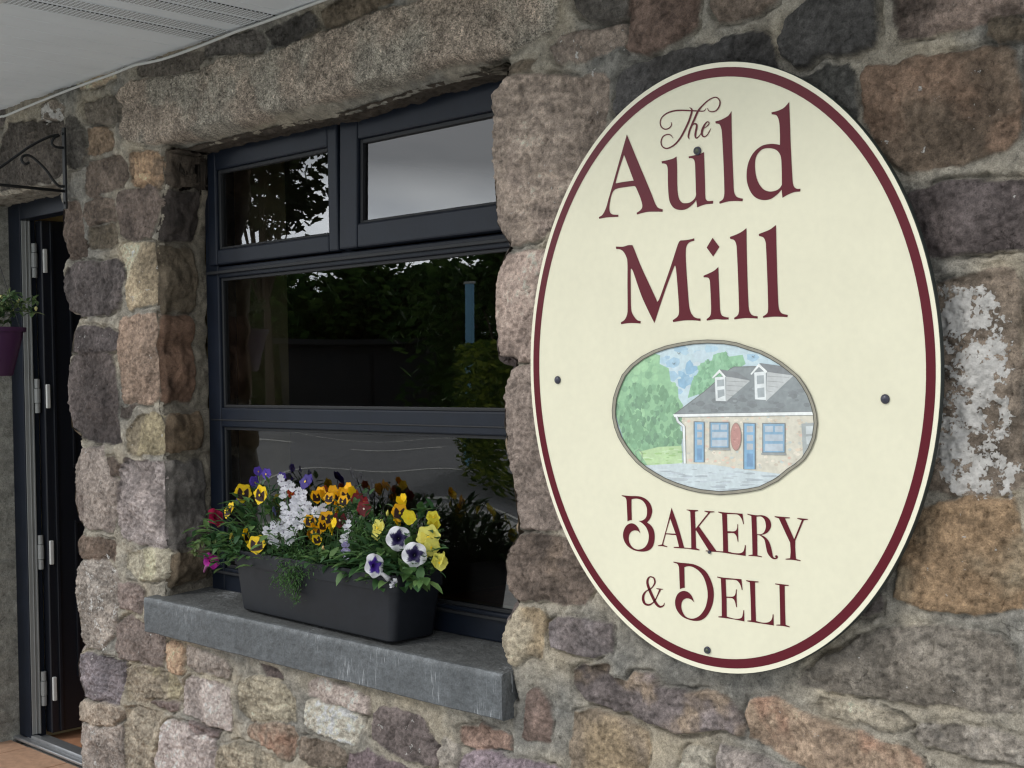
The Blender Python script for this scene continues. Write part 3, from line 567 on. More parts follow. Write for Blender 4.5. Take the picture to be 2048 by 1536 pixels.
for zc in (at(85, 520, .20)[2], at(88, 793, .20)[2], at(98, 1108, .20)[2], at(102, 1382, .20)[2]):
    b = MB(); b.tube([(-4.752, .198, zc-.062), (-4.752, .198, zc-.026)], .010, 12); b.tube([(-4.752, .198, zc-.024), (-4.752, .198, zc+.030)], .0115, 12); b.tube([(-4.752, .198, zc+.032), (-4.752, .198, zc+.066)], .010, 12)
    h = b.build('hinge', GREYW, dw)
    b = MB(); b.box(LX-.002, LX+.010, .218, .233, zc-.045, zc+.045); b.build('hinge_plate', WHITE, h, bevel=.003)
b = MB(); member(b, -4.86, -3.98, .028, .040, .125, .150); member(b, -4.80, -3.98, .030, .052, .1505, .175); member(b, -4.80, -3.98, .030, .044, .1755, .215)
b.build('threshold', ALU, dw, bevel=.003)
# soffit of the overhanging eave: boards running out from the wall, two of them perforated
SZ = 2.345
def soffit_mat(perf):
    m = bpy.data.materials.new('white soffit board'+(' perforated' if perf else '')); m.use_nodes = True; t = m.node_tree; n = t.nodes; l = t.links; p = n['Principled BSDF']; p.inputs['Roughness'].default_value = .4
    g = n.new('ShaderNodeNewGeometry'); z = n.new('ShaderNodeTexNoise'); z.inputs['Scale'].default_value = 5; z.inputs['Detail'].default_value = 6; l.new(g.outputs['Position'], z.inputs['Vector'])
    mr = n.new('ShaderNodeMapRange'); mr.inputs[3].default_value = .70; mr.inputs[4].default_value = .86; l.new(z.outputs[0], mr.inputs[0]); cb = n.new('ShaderNodeMix'); cb.data_type = 'RGBA'; cb.blend_type = 'MULTIPLY'; cb.inputs[0].default_value = 1; l.new(mr.outputs[0], cb.inputs[6]); cb.inputs[7].default_value = (.93, .98, 1.02, 1); cb.clamp_result = False; cur = cb.outputs[2]
    if perf:
        s = n.new('ShaderNodeSeparateXYZ'); l.new(g.outputs['Position'], s.inputs[0]); f = []
        for i, (per, duty) in enumerate(((.0085, .46), (.013, .62))):
            a = n.new('ShaderNodeMath'); a.operation = 'DIVIDE'; l.new(s.outputs[i], a.inputs[0]); a.inputs[1].default_value = per
            b = n.new('ShaderNodeMath'); b.operation = 'FRACT'; l.new(a.outputs[0], b.inputs[0]); c = n.new('ShaderNodeMath'); c.operation = 'LESS_THAN'; l.new(b.outputs[0], c.inputs[0]); c.inputs[1].default_value = duty; f.append(c)
        q = n.new('ShaderNodeMath'); q.operation = 'MULTIPLY'; l.new(f[0].outputs[0], q.inputs[0]); l.new(f[1].outputs[0], q.inputs[1])
        k = n.new('ShaderNodeMix'); k.data_type = 'RGBA'; l.new(q.outputs[0], k.inputs[0]); l.new(cur, k.inputs[6]); k.inputs[7].default_value = (.02, .02, .022, 1); cur = k.outputs[2]
    l.new(cur, p.inputs['Base Color']); return m
SOF, SOP = soffit_mat(False), soffit_mat(True)
sof = empty('soffit', (-2.8, -.3, SZ)); sof.parent = building
x = -6.1; edges = []
while x < -.4: edges.append(x); x += .1015
bands = [(-3.245, -3.185), (-3.165, -3.105), (-3.035, -2.975), (-2.955, -2.895)]
b = MB(); c = MB()
OUT_Y = -.64
cuts = sorted(edges); 
for i in range(len(cuts)-1):
    x0, x1 = cuts[i]+.0022, cuts[i+1]-.0022
    b.add([(x0, OUT_Y, SZ), (x1, OUT_Y, SZ), (x1, .03, SZ), (x0, .03, SZ)], [(0, 1, 2, 3)])
    b.add([(x1, OUT_Y, SZ), (x1+.0022, OUT_Y, SZ+.004), (x1+.0044, OUT_Y, SZ), (x1+.0044, .03, SZ), (x1+.0022, .03, SZ+.004), (x1, .03, SZ)], [(0, 1, 4, 5), (1, 2, 3, 4)])
b.build('soffit_board', SOF, sof)
for x0, x1 in bands: c.box(x0, x1, OUT_Y+.01, .028, SZ-.0024, SZ-.0004)
c.build('vent_strip', SOP, sof)
b = MB(); b.box(-6.1, -.4, OUT_Y-.02, OUT_Y, SZ-.03, SZ+.17); b.build('fascia', WHITE, sof, bevel=.003)
b = MB(); b.box(-6.1, -.4, OUT_Y, .2, SZ+.02, SZ+.15); b.build('eave_lining', FRD, sof)
tp = [at(u, v, -.022) for u, v in ((-140, 290), (-60, 262), (0, 234), (10, 232), (60, 211), (140, 179), (220, 150), (268, 131), (287, 127), (330, 117), (400, 92), (470, 64), (520, 47), (575, 27), (650, -1), (760, -42))]
tp = [tuple(p) for p in catmull(tp, 4, False)]; b = MB(); b.tube(tp, .0042, 8); tp2 = [tuple(tp[-1]), (-1.6, -.022, SZ-.008), (-.5, -.022, SZ-.008)]; b.tube(tp2, .0042, 8)
o = b.build('cable', WHITE, sof); o['label'] = 'thin white cable run along the top of the wall'
# the rest of the wall above the lining and the room behind
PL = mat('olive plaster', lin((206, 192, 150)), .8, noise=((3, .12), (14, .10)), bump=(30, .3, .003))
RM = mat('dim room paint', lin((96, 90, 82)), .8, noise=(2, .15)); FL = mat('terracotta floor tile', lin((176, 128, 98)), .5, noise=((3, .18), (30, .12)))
room = empty('room_behind_the_window', (-3, .5, 0), kind='structure')
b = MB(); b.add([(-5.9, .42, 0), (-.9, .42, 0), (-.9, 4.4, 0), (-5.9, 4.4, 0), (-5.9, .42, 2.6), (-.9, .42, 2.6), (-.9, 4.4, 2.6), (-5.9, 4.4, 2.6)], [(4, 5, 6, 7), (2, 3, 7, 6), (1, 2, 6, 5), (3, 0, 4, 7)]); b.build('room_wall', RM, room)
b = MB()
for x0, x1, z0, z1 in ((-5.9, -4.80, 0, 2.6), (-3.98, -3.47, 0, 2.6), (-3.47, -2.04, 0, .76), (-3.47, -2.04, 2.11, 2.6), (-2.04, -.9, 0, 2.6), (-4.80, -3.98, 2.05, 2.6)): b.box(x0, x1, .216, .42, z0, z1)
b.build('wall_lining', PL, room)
b = MB(); b.box(-5.9, -.9, .2155, 4.4, .0, .027); b.build('floor', FL, room)
# ------------------------------------------------------------------ the oval sign
SX, SZc, SRX, SRZ, SY = -1.4868, 1.3908, .4678, .5759, -.05
sign = empty('oval_sign', (SX, SY, SZc), 'large cream oval sign with maroon border and lettering screwed to the stone wall', 'sign')
def paint(name, c, rough=.32, **k): return mat(name, lin(c), rough, spec=.22, noise=k.get('noise', (2.2, .025)), bump=(500, .03, .0004))
CREAM = mat('cream sign enamel', (.745, .72, .555), .42, spec=.3, noise=((1.6, .035), (9, .02), (60, .02)), bump=(3, .05, .002)); MAR = paint('maroon sign paint', (92, 24, 36), .3); EDGE = mat('sign core', lin((40, 46, 44)), .6); PALE = paint('pale sign rim', (232, 228, 206), .35)
n = 160
def ring(rx0, rz0, rx1, rz1, y): 
    vs = []
    for j in range(n):
        a = 2*math.pi*j/n; vs += [(SX+rx0*math.cos(a), y, SZc+rz0*math.sin(a)), (SX+rx1*math.cos(a), y, SZc+rz1*math.sin(a))]
    return vs, [((2*j), (2*j+1), (2*((j+1) % n)+1), (2*((j+1) % n))) for j in range(n)]
b = MB(); F = []; Bk = []
for j in range(n):
    a = 2*math.pi*j/n; F.append((SX+SRX*math.cos(a), SY, SZc+SRZ*math.sin(a)))
prof = [(0, SY+.0), (.0012, SY+.0012), (.0012, SY+.010)]
vs = []
for o_, y in ((-.0012, SY), (0, SY+.0012), (0, SY+.011), (-.003, SY+.012)):
    for j in range(n):
        a = 2*math.pi*j/n; vs.append((SX+(SRX+o_)*math.cos(a), y, SZc+(SRZ+o_)*math.sin(a)))
b.add(vs, [tuple(range(n))]); b.mi = 1; b.add(vs, [(i*n+j, i*n+(j+1) % n, (i+1)*n+(j+1) % n, (i+1)*n+j) for i in range(3) for j in range(n)]+[tuple(3*n+j for j in range(n-1, -1, -1))])
bo = b.build('board', [CREAM, EDGE], sign)
b = MB(); b.add(*ring(SRX-.0098, SRZ-.0108, SRX-.0270, SRZ-.0282, SY-.0006)); b.build('border_band', MAR, sign)
b = MB(); b.add(*ring(SRX-.0014, SRZ-.0014, SRX-.0095, SRZ-.0105, SY-.0003)); b.build('pale_rim', PALE, sign)
for zz_ in (-.32, .32): b = MB(); b.box(SX-.30, SX+.30, SY+.0125, -.006, SZc+zz_-.02, SZc+zz_+.02); b.build('batten', EDGE, sign)
# lettering, outlined from the sign; '*' marks a corner
def P2(u, v, y=SY): p = at(u, v, y); return p
def outline(txt, ox, oy, sc):
    pts = []
    for w in txt.split():
        c = w.endswith('*'); x, y = w.rstrip('*').split(','); pts.append((ox+float(x)/sc, oy+float(y)/sc, c))
    k = len(pts); res = []
    for i in range(k):
        a, b_, c, d = pts[i-1], pts[i], pts[(i+1) % k], pts[(i+2) % k]
        if b_[2] and c[2]: res.append((b_[0], b_[1])); continue
        p0 = a if not b_[2] else (2*b_[0]-c[0]*1, 2*b_[1]-c[1]*1); p3 = d if not c[2] else (2*c[0]-b_[0], 2*c[1]-b_[1])
        for j in range(5):
            t_ = j/5; f = lambda A, B, C, D: .5*(2*B+(C-A)*t_+(2*A-5*B+4*C-D)*t_*t_+(3*B-A-3*C+D)*t_**3)
            res.append((f(p0[0], b_[0], c[0], p3[0]), f(p0[1], b_[1], c[1], p3[1])))
    return res
def filled(name, loops, m, parent, y=SY-.0008, depth=.0007):
    cu = bpy.data.curves.new(name, 'CURVE'); cu.dimensions = '2D'; cu.fill_mode = 'BOTH'
    w = world_of(parent)
    for lp in loops:
        sp = cu.splines.new('POLY'); sp.points.add(len(lp)-1)
        for i, (u, v) in enumerate(lp):
            p = at(u, v, y); sp.points[i].co = (p[0]-w[0], p[2]-w[2], 0, 1)
        sp.use_cyclic_u = True
    tmp = bpy.data.objects.new(name+'_c', cu); me = bpy.data.meshes.new_from_object(tmp); bpy.data.objects.remove(tmp)
    cs = np.zeros(len(me.vertices)*3); me.vertices.foreach_get('co', cs); cs = cs.reshape(-1, 3); cs = np.c_[cs[:, 0], np.full(len(cs), y-w[1]), cs[:, 1]]; me.vertices.foreach_set('co', cs.ravel()); me.materials.clear(); me.materials.append(m); me.update()
    o = bpy.data.objects.new(name, me); S.collection.objects.link(o); o.parent = parent; return o
def strokes(name, lst, ox, oy, sc, m, parent, y=SY-.0008):
    b = MB()
    for s_i, st in enumerate(lst):
        P = [tuple(map(float, w.split(','))) for w in st.split()]; P = catmull(P, 6, False); vs = []
        for i, p in enumerate(P):
            a = P[max(i-1, 0)]; c = P[min(i+1, len(P)-1)]; d = np.array([c[0]-a[0], c[1]-a[1]]); d /= np.linalg.norm(d)+1e-9; h = max(p[2], 6)/2
            for sg in (-1, 1): vs.append(tuple(at(ox+(p[0]-sg*d[1]*h)/sc, oy+(p[1]+sg*d[0]*h)/sc, y-.00005*s_i)))
        b.add(vs, [(2*i, 2*i+2, 2*i+3, 2*i+1) for i in range(len(P)-1)])
    return b.build(name, m, parent)
G1, G2, G3, G4, G5, G6, G7, G8 = (1180, 180, 5.908), (1380, 190, 5.908), (1220, 440, 6.98), (1390, 440, 6.98), (1230, 980, 10.24), (1420, 1010, 10.24), (1270, 1110, 10.97), (1420, 1140, 11.378)
GLY = {
 'letter_a': (G1, ["435,525* 560,830 690,1140 740,1262 765,1330 800,1388 860,1410* 858,1438* 700,1438 620,1452 555,1472* 550,1452* 600,1415 618,1370 600,1290 560,1190 535,1142 505,1136 400,1150 330,1162 290,1180 262,1220 240,1300 228,1400 240,1450 270,1470 335,1475* 333,1498* 240,1502 180,1508 108,1522* 105,1502* 150,1470 190,1390 215,1300 270,1110 340,860*", "402,765* 516,1070* 400,1085 308,1102* 306,1080 350,920*"]),
 'letter_u': (G1, ["1022,785* 1028,900 1030,1100 1035,1200 1050,1280 1085,1328 1130,1338 1180,1328 1225,1295 1250,1250 1250,1180 1245,1000 1240,870 1225,820 1195,805 1168,808* 1165,785* 1240,770 1300,755 1345,733* 1350,850 1358,1100 1362,1260 1375,1300 1400,1312 1455,1308* 1452,1342* 1370,1350 1310,1368 1265,1388* 1255,1300* 1220,1345 1150,1400 1080,1418 1000,1400 950,1340 930,1260 920,1100 918,940 905,885 880,870 848,868* 846,842* 930,825 985,808"]),
 'letter_l': (G2, ["490,190* 492,400 500,700 512,1000 520,1140 545,1195 580,1215 625,1225* 620,1255* 540,1252 450,1258 350,1285* 345,1262* 385,1235 402,1190 405,1100 395,800 380,500 370,400 350,350 330,340 302,335* 300,312* 360,295 430,260 460,235"]),
 'letter_d': (G2, ["1172,82* 1180,300 1190,600 1205,900 1215,1040 1235,1090 1265,1108 1305,1108* 1302,1140* 1230,1148 1160,1175 1092,1215* 1082,1118* 1030,1175 960,1225 880,1242 800,1225 740,1180 695,1100 670,1000 672,880 700,770 760,670 850,600 940,578 1010,580 1062,590* 1062,480 1055,330 1035,260 1010,235 965,228* 962,205* 1040,185 1110,150", "920,628 850,645 790,710 768,800 775,930 810,1040 870,1115 940,1140 1010,1130 1060,1100 1085,1060* 1085,1000 1082,850 1075,740 1050,680 1000,640"]),
 'letter_m': (G3, ["82,370* 180,372 250,352 300,350* 325,378 430,640 540,880 640,1095 657,1146* 690,1095 760,900 850,640 930,390 960,310 985,285* 1060,280 1120,270 1175,255* 1175,288* 1110,310 1070,360 1058,430 1060,600 1080,900 1100,1160 1120,1270 1160,1340 1210,1370 1262,1375* 1262,1408* 1160,1400 1030,1402 880,1425* 875,1398* 940,1350 962,1290 958,1150 940,900 920,680 908,635* 890,665 800,900 720,1130 620,1438* 560,1320 440,1060 330,740 300,680* 288,700 288,900 292,1200 305,1290 345,1360 385,1400 428,1412* 425,1445* 340,1438 250,1440 155,1455* 150,1430* 205,1390 240,1310 245,1200 243,900 243,600 225,510 185,440 140,410 85,405*"]),
 'letter_i': (G4, ["325,655* 332,850 345,1150 352,1270 375,1330 420,1352 470,1360* 468,1388* 380,1390 290,1385 165,1405* 160,1385* 205,1345 222,1290 222,1150 210,900 202,835 180,805 120,800* 118,778* 200,742 270,705", "245,248* 340,375* 253,510* 162,385*"]),
 'letter_l.': (G4, ["718,112* 720,350 728,700 740,1050 752,1240 780,1310 820,1335 875,1345* 872,1375* 790,1370 680,1370 550,1388* 545,1365* 590,1335 612,1280 612,1150 600,800 585,450 575,340 545,280 490,262* 488,235* 570,205 650,165"]),
 'letter_l..': (G4, ["1130,70* 1135,300 1145,700 1155,1000 1165,1200 1190,1280 1230,1310 1295,1325* 1290,1355* 1200,1350 1080,1350 950,1365* 948,1345* 1000,1310 1018,1260 1018,1100 1005,700 992,400 985,310 955,245 893,222* 890,195* 970,165 1050,130"]),
 'letter_b': (G5, ["135,105* 300,122 440,125 540,140 640,190 720,280 760,400 750,500 710,600 655,665* 720,710 780,790 810,910 805,1050 770,1160 700,1230 600,1260 480,1255 370,1225 270,1160 200,1070 165,960 170,860 210,760 270,700 345,682 410,705 470,765 500,830 520,890* 470,840 400,828 340,850 295,910 280,1000 300,1090 360,1175 440,1215 520,1215 610,1170 670,1080 692,960 680,870 640,770 580,700 520,655 480,632* 545,628 600,600 640,550 655,470 650,370 615,280 550,210 470,180 400,178 338,190* 335,300 343,615* 300,622 255,642* 250,500 240,300 232,200 205,150 140,122*"]),
 'letter_a.': (G5, ["1157,362* 1290,740 1415,1178* 1500,1188* 1500,1204* 1400,1197* 1205,1185* 1203,1165* 1308,1165* 1300,1120 1250,925* 1040,905* 985,1110* 1000,1130* 1072,1155* 1068,1170* 960,1148* 880,1148* 878,1135* 960,1115* 1060,750*", "1130,585* 1240,895* 1040,885*"]),
 'letter_k': (G5, ["1465,400* 1700,412* 1700,430* 1635,445* 1640,600 1648,780* 1650,790* 1910,465* 1830,438* 1832,425* 2035,440* 2032,456* 1950,462* 1720,745* 1900,1000 2076,1247* 2076,1268* 1860,1255* 1858,1238* 1920,1240* 1660,825* 1650,840* 1660,1190* 1730,1220* 1728,1238* 1501,1206* 1501,1190* 1562,1192* 1555,800 1540,445* 1500,420* 1465,412*"]),
 'letter_e': (G6, ["168,135* 300,152 665,178* 695,395* 680,390* 650,290 600,220 530,190 345,185* 355,535* 480,540 530,520 555,470 560,390* 573,395* 575,600 580,750* 565,748* 545,650 510,595 470,575 360,575* 370,955* 500,985 620,985 680,950 705,880 715,820* 732,825* 728,1042* 500,1010 200,965* 131,961* 131,943* 268,950* 262,600 245,180* 170,152*"]),
 'letter_r': (G6, ["765,180* 950,210 1060,208 1150,235 1220,300 1250,390 1240,470 1190,550 1120,595 1045,612* 1120,650 1190,720 1240,830 1270,960 1290,1050 1320,1080 1345,1075 1330,1050 1345,1030 1375,1035 1390,1065 1370,1100 1310,1110 1250,1080 1180,990 1150,880 1120,730 1080,670 1020,625 965,612* 970,1030* 1065,1055* 1062,1070* 930,1050 790,1042* 788,1028* 870,1015* 860,600 845,225* 765,195*", "950,240* 1040,235 1110,290 1140,390 1140,470 1110,550 1050,595 960,598*"]),
 'letter_y': (G6, ["1325,228* 1635,255* 1632,272* 1535,275* 1722,700* 1880,310* 1785,282* 1788,265* 2005,285* 2003,300* 1920,312* 1745,730* 1745,900 1760,1105* 1855,1132* 1852,1150* 1700,1125 1550,1118* 1548,1100* 1640,1090* 1650,950 1640,770* 1560,600 1410,275* 1325,245*"]),
 'letter_d.': (G7, ["840,145* 1000,170 1150,182 1290,205 1440,270 1560,370 1650,520 1710,700 1728,870 1710,1040 1660,1190 1580,1330 1470,1420 1340,1445 1200,1425 1050,1360 950,1260 890,1140 880,1000 920,880 990,810 1085,788 1180,825 1250,910 1300,1040* 1230,975 1150,950 1080,970 1030,1030 1015,1130 1040,1240 1100,1340 1180,1385 1280,1395 1390,1350 1480,1260 1550,1130 1590,950 1590,800 1560,640 1500,480 1410,360 1310,285 1220,250 1140,250 1080,270* 1090,720* 1040,725 985,750* 975,550 965,300 950,230 920,190 845,165*"]),
 'letter_e.': (G8, ["160,148* 320,175 715,210* 740,450* 722,455* 695,350 640,265 560,225 355,215* 370,605* 490,608 550,590 580,530 590,445* 607,440* 605,650 612,845* 595,845* 570,730 540,670 490,640 375,632* 380,1060* 540,1105 650,1110 720,1080 745,1010 760,915* 775,915* 780,1170* 500,1115 190,1075* 190,1055* 268,1050* 262,600 245,195* 165,170*"]),
 'letter_l...': (G8, ["822,232* 1105,262* 1102,282* 1022,285* 1030,700 1045,1160* 1180,1195 1300,1195 1380,1155 1415,1090 1425,1010* 1445,1010* 1450,1262* 1150,1215 850,1168* 850,1150* 935,1145* 925,700 905,280* 822,250*"]),
 'letter_i.': (G8, ["1482,305* 1790,342* 1788,360* 1698,362* 1705,800 1718,1245* 1815,1288* 1810,1305* 1660,1275 1510,1262* 1508,1245* 1598,1240* 1590,800 1578,345* 1482,325*"]),
}
for nm, (G_, loops) in GLY.items(): filled(nm.rstrip('.'), [outline(t_, *G_) for t_ in loops], MAR, sign)
strokes('letter_t', ["380,760,14 388,830,24 325,905,28 230,925,28 150,870,28 122,770,25 160,650,26 280,550,32 440,495,36 620,480,36 800,486,34 1000,494,30 1150,496,24 1205,432,9",
 "815,412,14 868,455,36 866,520,44 848,590,46 790,760,46 700,950,46 600,1130,42 480,1275,38 350,1360,32 250,1378,30 172,1330,28 142,1230,28 180,1110,28 270,1055,28 360,1060,25 432,1140,9"], 1310, 180, 11.81, MAR, sign)
strokes('letter_h', ["1236,425,10 1270,490,22 1350,513,26 1450,480,30 1522,370,34 1530,260,32 1465,182,28 1380,180,26 1250,250,30 1120,370,36 1020,490,46 950,640,48 880,800,46 820,950,44 792,1060,40 788,1110,34 812,1165,9",
 "845,900,12 905,810,26 965,802,40 985,860,46 962,980,46 950,1080,42 975,1138,28 1035,1095,20 1095,1010,16"], 1310, 180, 11.81, MAR, sign, SY-.00095)
strokes('letter_e', ["1160,905,14 1250,830,24 1277,775,24 1232,752,26 1165,830,42 1115,950,52 1108,1050,44 1158,1105,28 1230,1062,22 1285,970,20 1320,905,9"], 1310, 180, 11.81, MAR, sign, SY-.0011)
strokes('ampersand', ["645,1050,10 622,1110,26 545,1135,46 470,1075,58 400,950,60 320,770,60 276,640,52 275,550,46 310,490,32 355,479,26 410,505,30 436,580,36 418,650,30 350,735,22 250,790,26 190,870,46 177,970,54 210,1060,50 290,1095,40 370,1065,28 440,990,24 500,870,26 548,765,40", "465,733,8 500,742,22 560,750,24 615,750,10"], 1270, 1110, 10.97, MAR, sign)
# screws
SCM = mat('screw cap', lin((58, 58, 72)), .3, .1); RUST = mat('rusty screw', lin((84, 88, 78)), .5, .6)
for u, v, r_, m_, lb in ((1116, 760, .0085, SCM, 'dark domed screw cap near the left rim'), (1771, 798, .0085, SCM, 'dark domed screw cap near the right rim'), (1396, 302, .0065, RUST, 'bare ring-headed screw under the small script word'), (1416, 1300, .0055, RUST, 'small dull screw at the foot of the sign'), (1420, 1104, .0035, SCM, 'tiny dark screw below the middle line of letters')):
    p = at(u, v, SY); b = MB(); k = 18; prof = [(r_, 0), (r_*.98, -.0012), (r_*.8, -.0032), (r_*.45, -.0046), (.0001, -.0052)]
    vs = [(p[0]+q*math.cos(2*math.pi*j/k), p[1]-.001+y_, p[2]+q*math.sin(2*math.pi*j/k)) for q, y_ in prof for j in range(k)]
    b.add(vs, [(i*k+j, i*k+(j+1) % k, (i+1)*k+(j+1) % k, (i+1)*k+j) for i in range(4) for j in range(k)])
    if m_ is RUST:
        b2 = [(p[0]+q*math.cos(2*math.pi*j/k), p[1]-.0012-h, p[2]+q*math.sin(2*math.pi*j/k)) for q, h in ((r_*1.3, 0), (r_*1.15, .0035), (r_*.85, .0035), (r_*.72, 0)) for j in range(k)]
        b.mi = 1; b.add(b2, [(i*k+j, i*k+(j+1) % k, (i+1)*k+(j+1) % k, (i+1)*k+j) for i in range(3) for j in range(k)])
    o = b.build('screw', [m_, SCM], sign, smooth=True); o['label'] = lb
# the little watercolour of the shop, painted flat on the sign
WC = mat('watercolour print', (1, 1, 1), .4, noise=((30, .07), (120, .06)), attr=True)
OVAL = [(180,740),(190,640),(215,560),(262,450),(330,370),(420,300),(520,248),(620,212),(720,190),(840,170),(960,162),(1100,168),(1200,185),(1300,218),(1400,250),(1480,290),(1570,345),(1640,400),(1710,460),(1760,530),(1805,610),(1835,690),(1855,770),(1862,850),(1845,970),(1810,1060),(1760,1140),(1700,1195),(1640,1235),(1540,1318),(1400,1388),(1300,1408),(1200,1422),(1060,1432),(900,1415),(800,1392),(700,1360),(600,1318),(520,1272),(440,1220),(380,1168),(320,1100),(270,1030),(230,960),(200,880),(183,800)]
cxo, cyo = 1020, 795
def inset(k): return [(cxo+(x-cxo)*(1-k/math.hypot(x-cxo, y-cyo)), cyo+(y-cyo)*(1-k/math.hypot(x-cxo, y-cyo))) for x, y in OVAL]
INN = inset(20)
def clip(poly, cl):
    A = sum(cl[i][0]*cl[(i+1) % len(cl)][1]-cl[(i+1) % len(cl)][0]*cl[i][1] for i in range(len(cl))); sgn = 1 if A > 0 else -1; o = poly
    for i in range(len(cl)):
        a, b = cl[i], cl[(i+1) % len(cl)]; f = lambda p: sgn*((b[0]-a[0])*(p[1]-a[1])-(b[1]-a[1])*(p[0]-a[0])); q = []
        for j in range(len(o)):
            c, d = o[j-1], o[j]; fc, fd = f(c), f(d)
            if (fc >= 0) != (fd >= 0): t_ = fc/(fc-fd); q.append((c[0]+(d[0]-c[0])*t_, c[1]+(d[1]-c[1])*t_))
            if fd >= 0: q.append(d)
        o = q
        if not o: return []
    return o
pic = MB(); layer = [0]
def pp(poly, col, cl=INN, keep=False):
    q = clip(poly, cl)
    if len(q) < 3: return
    layer[0] += .12 if keep else 1
    pic.col = tuple(.78*a_+.22*b_ for a_, b_ in zip(lin(col), (.66, .68, .64))); y = SY-.0006-.000012*layer[0]; pic.add([tuple(at(1180+x/4.096, 640+yy/4.096, y)) for x, yy in q], [tuple(range(len(q)))])
def line(pts, w, col):
    layer[0] += 1
    for a, b in zip(pts, pts[1:]):
        d = np.array([b[0]-a[0], b[1]-a[1]], float); L_ = np.linalg.norm(d)+1e-9; nx_, ny_ = -d[1]/L_*w/2, d[0]/L_*w/2
        pp([(a[0]+nx_, a[1]+ny_), (b[0]+nx_, b[1]+ny_), (b[0]-nx_, b[1]-ny_), (a[0]-nx_, a[1]-ny_)], col, keep=True)
pr = random.Random(3)
def dabs(n_, area, size, cols, asp=1.0):
    A = np.array(area, float); lo = A.min(0); hi = A.max(0); k = 0; layer[0] += 1
    while k < n_:
        x, y = pr.uniform(lo[0], hi[0]), pr.uniform(lo[1], hi[1]); d, _, _ = sdf(np.array([x]), np.array([y]), area)
        if d[0] < 0: continue
        k += 1; s_ = size*pr.uniform(.5, 1.4); m_ = pr.randint(5, 8)
        pp([(x+s_*pr.uniform(.6, 1.1)*math.cos(6.283*j/m_), y+asp*s_*pr.uniform(.6, 1.1)*math.sin(6.283*j/m_)) for j in range(m_)], pr.choice(cols), keep=True)
pp(INN, (190,214,224)); SKYA = [(540,230),(900,180),(1500,320),(1100,450),(900,600),(760,640),(600,380)]
dabs(26, SKYA, 60, [(170,205,224),(205,220,228),(150,190,215),(190,212,224)], .6); dabs(10, [(740,340),(860,330),(860,560),(730,540)], 45, [(124,176,210),(140,186,214)], 1.2)
TL = [(200,740),(215,600),(330,370),(520,270),(575,290),(570,360),(645,395),(660,500),(720,550),(725,640),(765,700),(735,760),(750,1060),(750,1180),(440,1190),(300,1060)]
pp(TL, (128,186,134)); TR = [(800,640),(835,500),(885,430),(905,355),(1000,330),(1010,285),(1090,262),(1140,300),(1250,285),(1275,360),(1180,420),(1020,560)]
pp(TR, (122,184,138)); dabs(70, TL[:14], 34, [(120,182,128),(140,196,142),(104,164,116),(150,204,150)], 1.1)
dabs(190, [(205,700),(330,540),(500,520),(700,600),(740,760),(745,1030),(300,1060),(215,860)], 22, [(84,146,98),(96,158,108),(70,132,90),(108,170,120)], 1.8)
dabs(60, TR, 20, [(104,170,122),(134,194,148),(92,156,112)], 1.4)
pp([(400,1080),(560,1040),(750,1030),(756,1180),(470,1188)], (178,212,150)); dabs(26, [(420,1090),(750,1040),(755,1175),(460,1180)], 26, [(196,224,178),(150,196,110),(130,184,100)], .25)
pp([(440,1192),(760,1172),(1000,1185),(1350,1235),(1590,1262),(1700,1240),(1400,1400),(1060,1430),(700,1380),(500,1260)], (196,210,216))
dabs(60, [(520,1240),(760,1190),(1350,1260),(1560,1290),(1300,1380),(1060,1400),(700,1330)], 60, [(160,172,182),(208,220,226),(174,186,194),(186,198,208)], .14)
WALL = [(752,790),(1830,775),(1850,900),(1780,1100),(1640,1225),(1570,1262),(1350,1235),(1000,1185),(780,1176)]
pp(WALL, (212,206,188)); dabs(230, WALL, 17, [(222,204,180),(200,186,166),(232,222,204),(196,196,186),(224,190,170),(190,200,196)], .7)
ROOF = [(690,772),(930,592),(1150,400),(1180,384),(1330,376),(1600,384),(1720,480),(1810,610),(1840,755),(700,777)]
pp(ROOF, (112,122,128)); dabs(60, [(760,750),(1010,560),(1330,560),(1750,540),(1810,740)], 40, [(98,106,114),(122,132,138),(88,96,104)], .5)
line([(690,772),(930,592),(1150,400),(1180,384),(1600,384)], 6, (70,74,78))
pp([(1115,462),(1300,494),(1310,500),(1115,668)], (178,182,184)); pp([(1060,404),(1200,425),(1310,490),(1115,464)], (96,102,110)); pp([(1022,470),(1108,462),(1112,665),(1030,662)], (226,232,234)); pp([(1000,470),(1060,404),(1112,462),(1104,476),(1062,432),(1006,480)], (236,240,240))
pp([(1450,425),(1668,455),(1440,668)], (184,188,190)); pp([(1385,352),(1590,380),(1672,452),(1450,424)], (96,102,110)); pp([(1345,430),(1440,420),(1442,655),(1352,650)], (226,232,234)); pp([(1314,442),(1382,356),(1452,420),(1442,436),(1384,384),(1322,450)], (236,240,240))
for q in ([(1040,492),(1096,486),(1100,540),(1042,546)], [(1044,575),(1100,568),(1102,620),(1048,640)], [(1366,456),(1424,452),(1426,520),(1368,526)], [(1370,560),(1428,552),(1430,630),(1374,636)]): pp(q, (150,160,166))
for y in (500, 535, 575, 612): line([(1118, y), (1290-(y-495)*1.0, y+8)], 3, (120,124,126))
for y in (470, 510, 550, 590): line([(1452, y-10), (1640-(y-460)*1.1, y)], 3, (120,124,126))
pp([(680,772),(1830,752),(1840,778),(690,794)], (240,244,244)); line([(690,797),(1840,780)], 4, (110,112,110)); line([(684,770),(1830,750)], 3, (80,84,86))
line([(708,792),(720,830),(768,870),(776,1176)], 24, (110,112,112)); line([(708,792),(720,830),(768,870),(776,1176)], 17, (232,238,240))
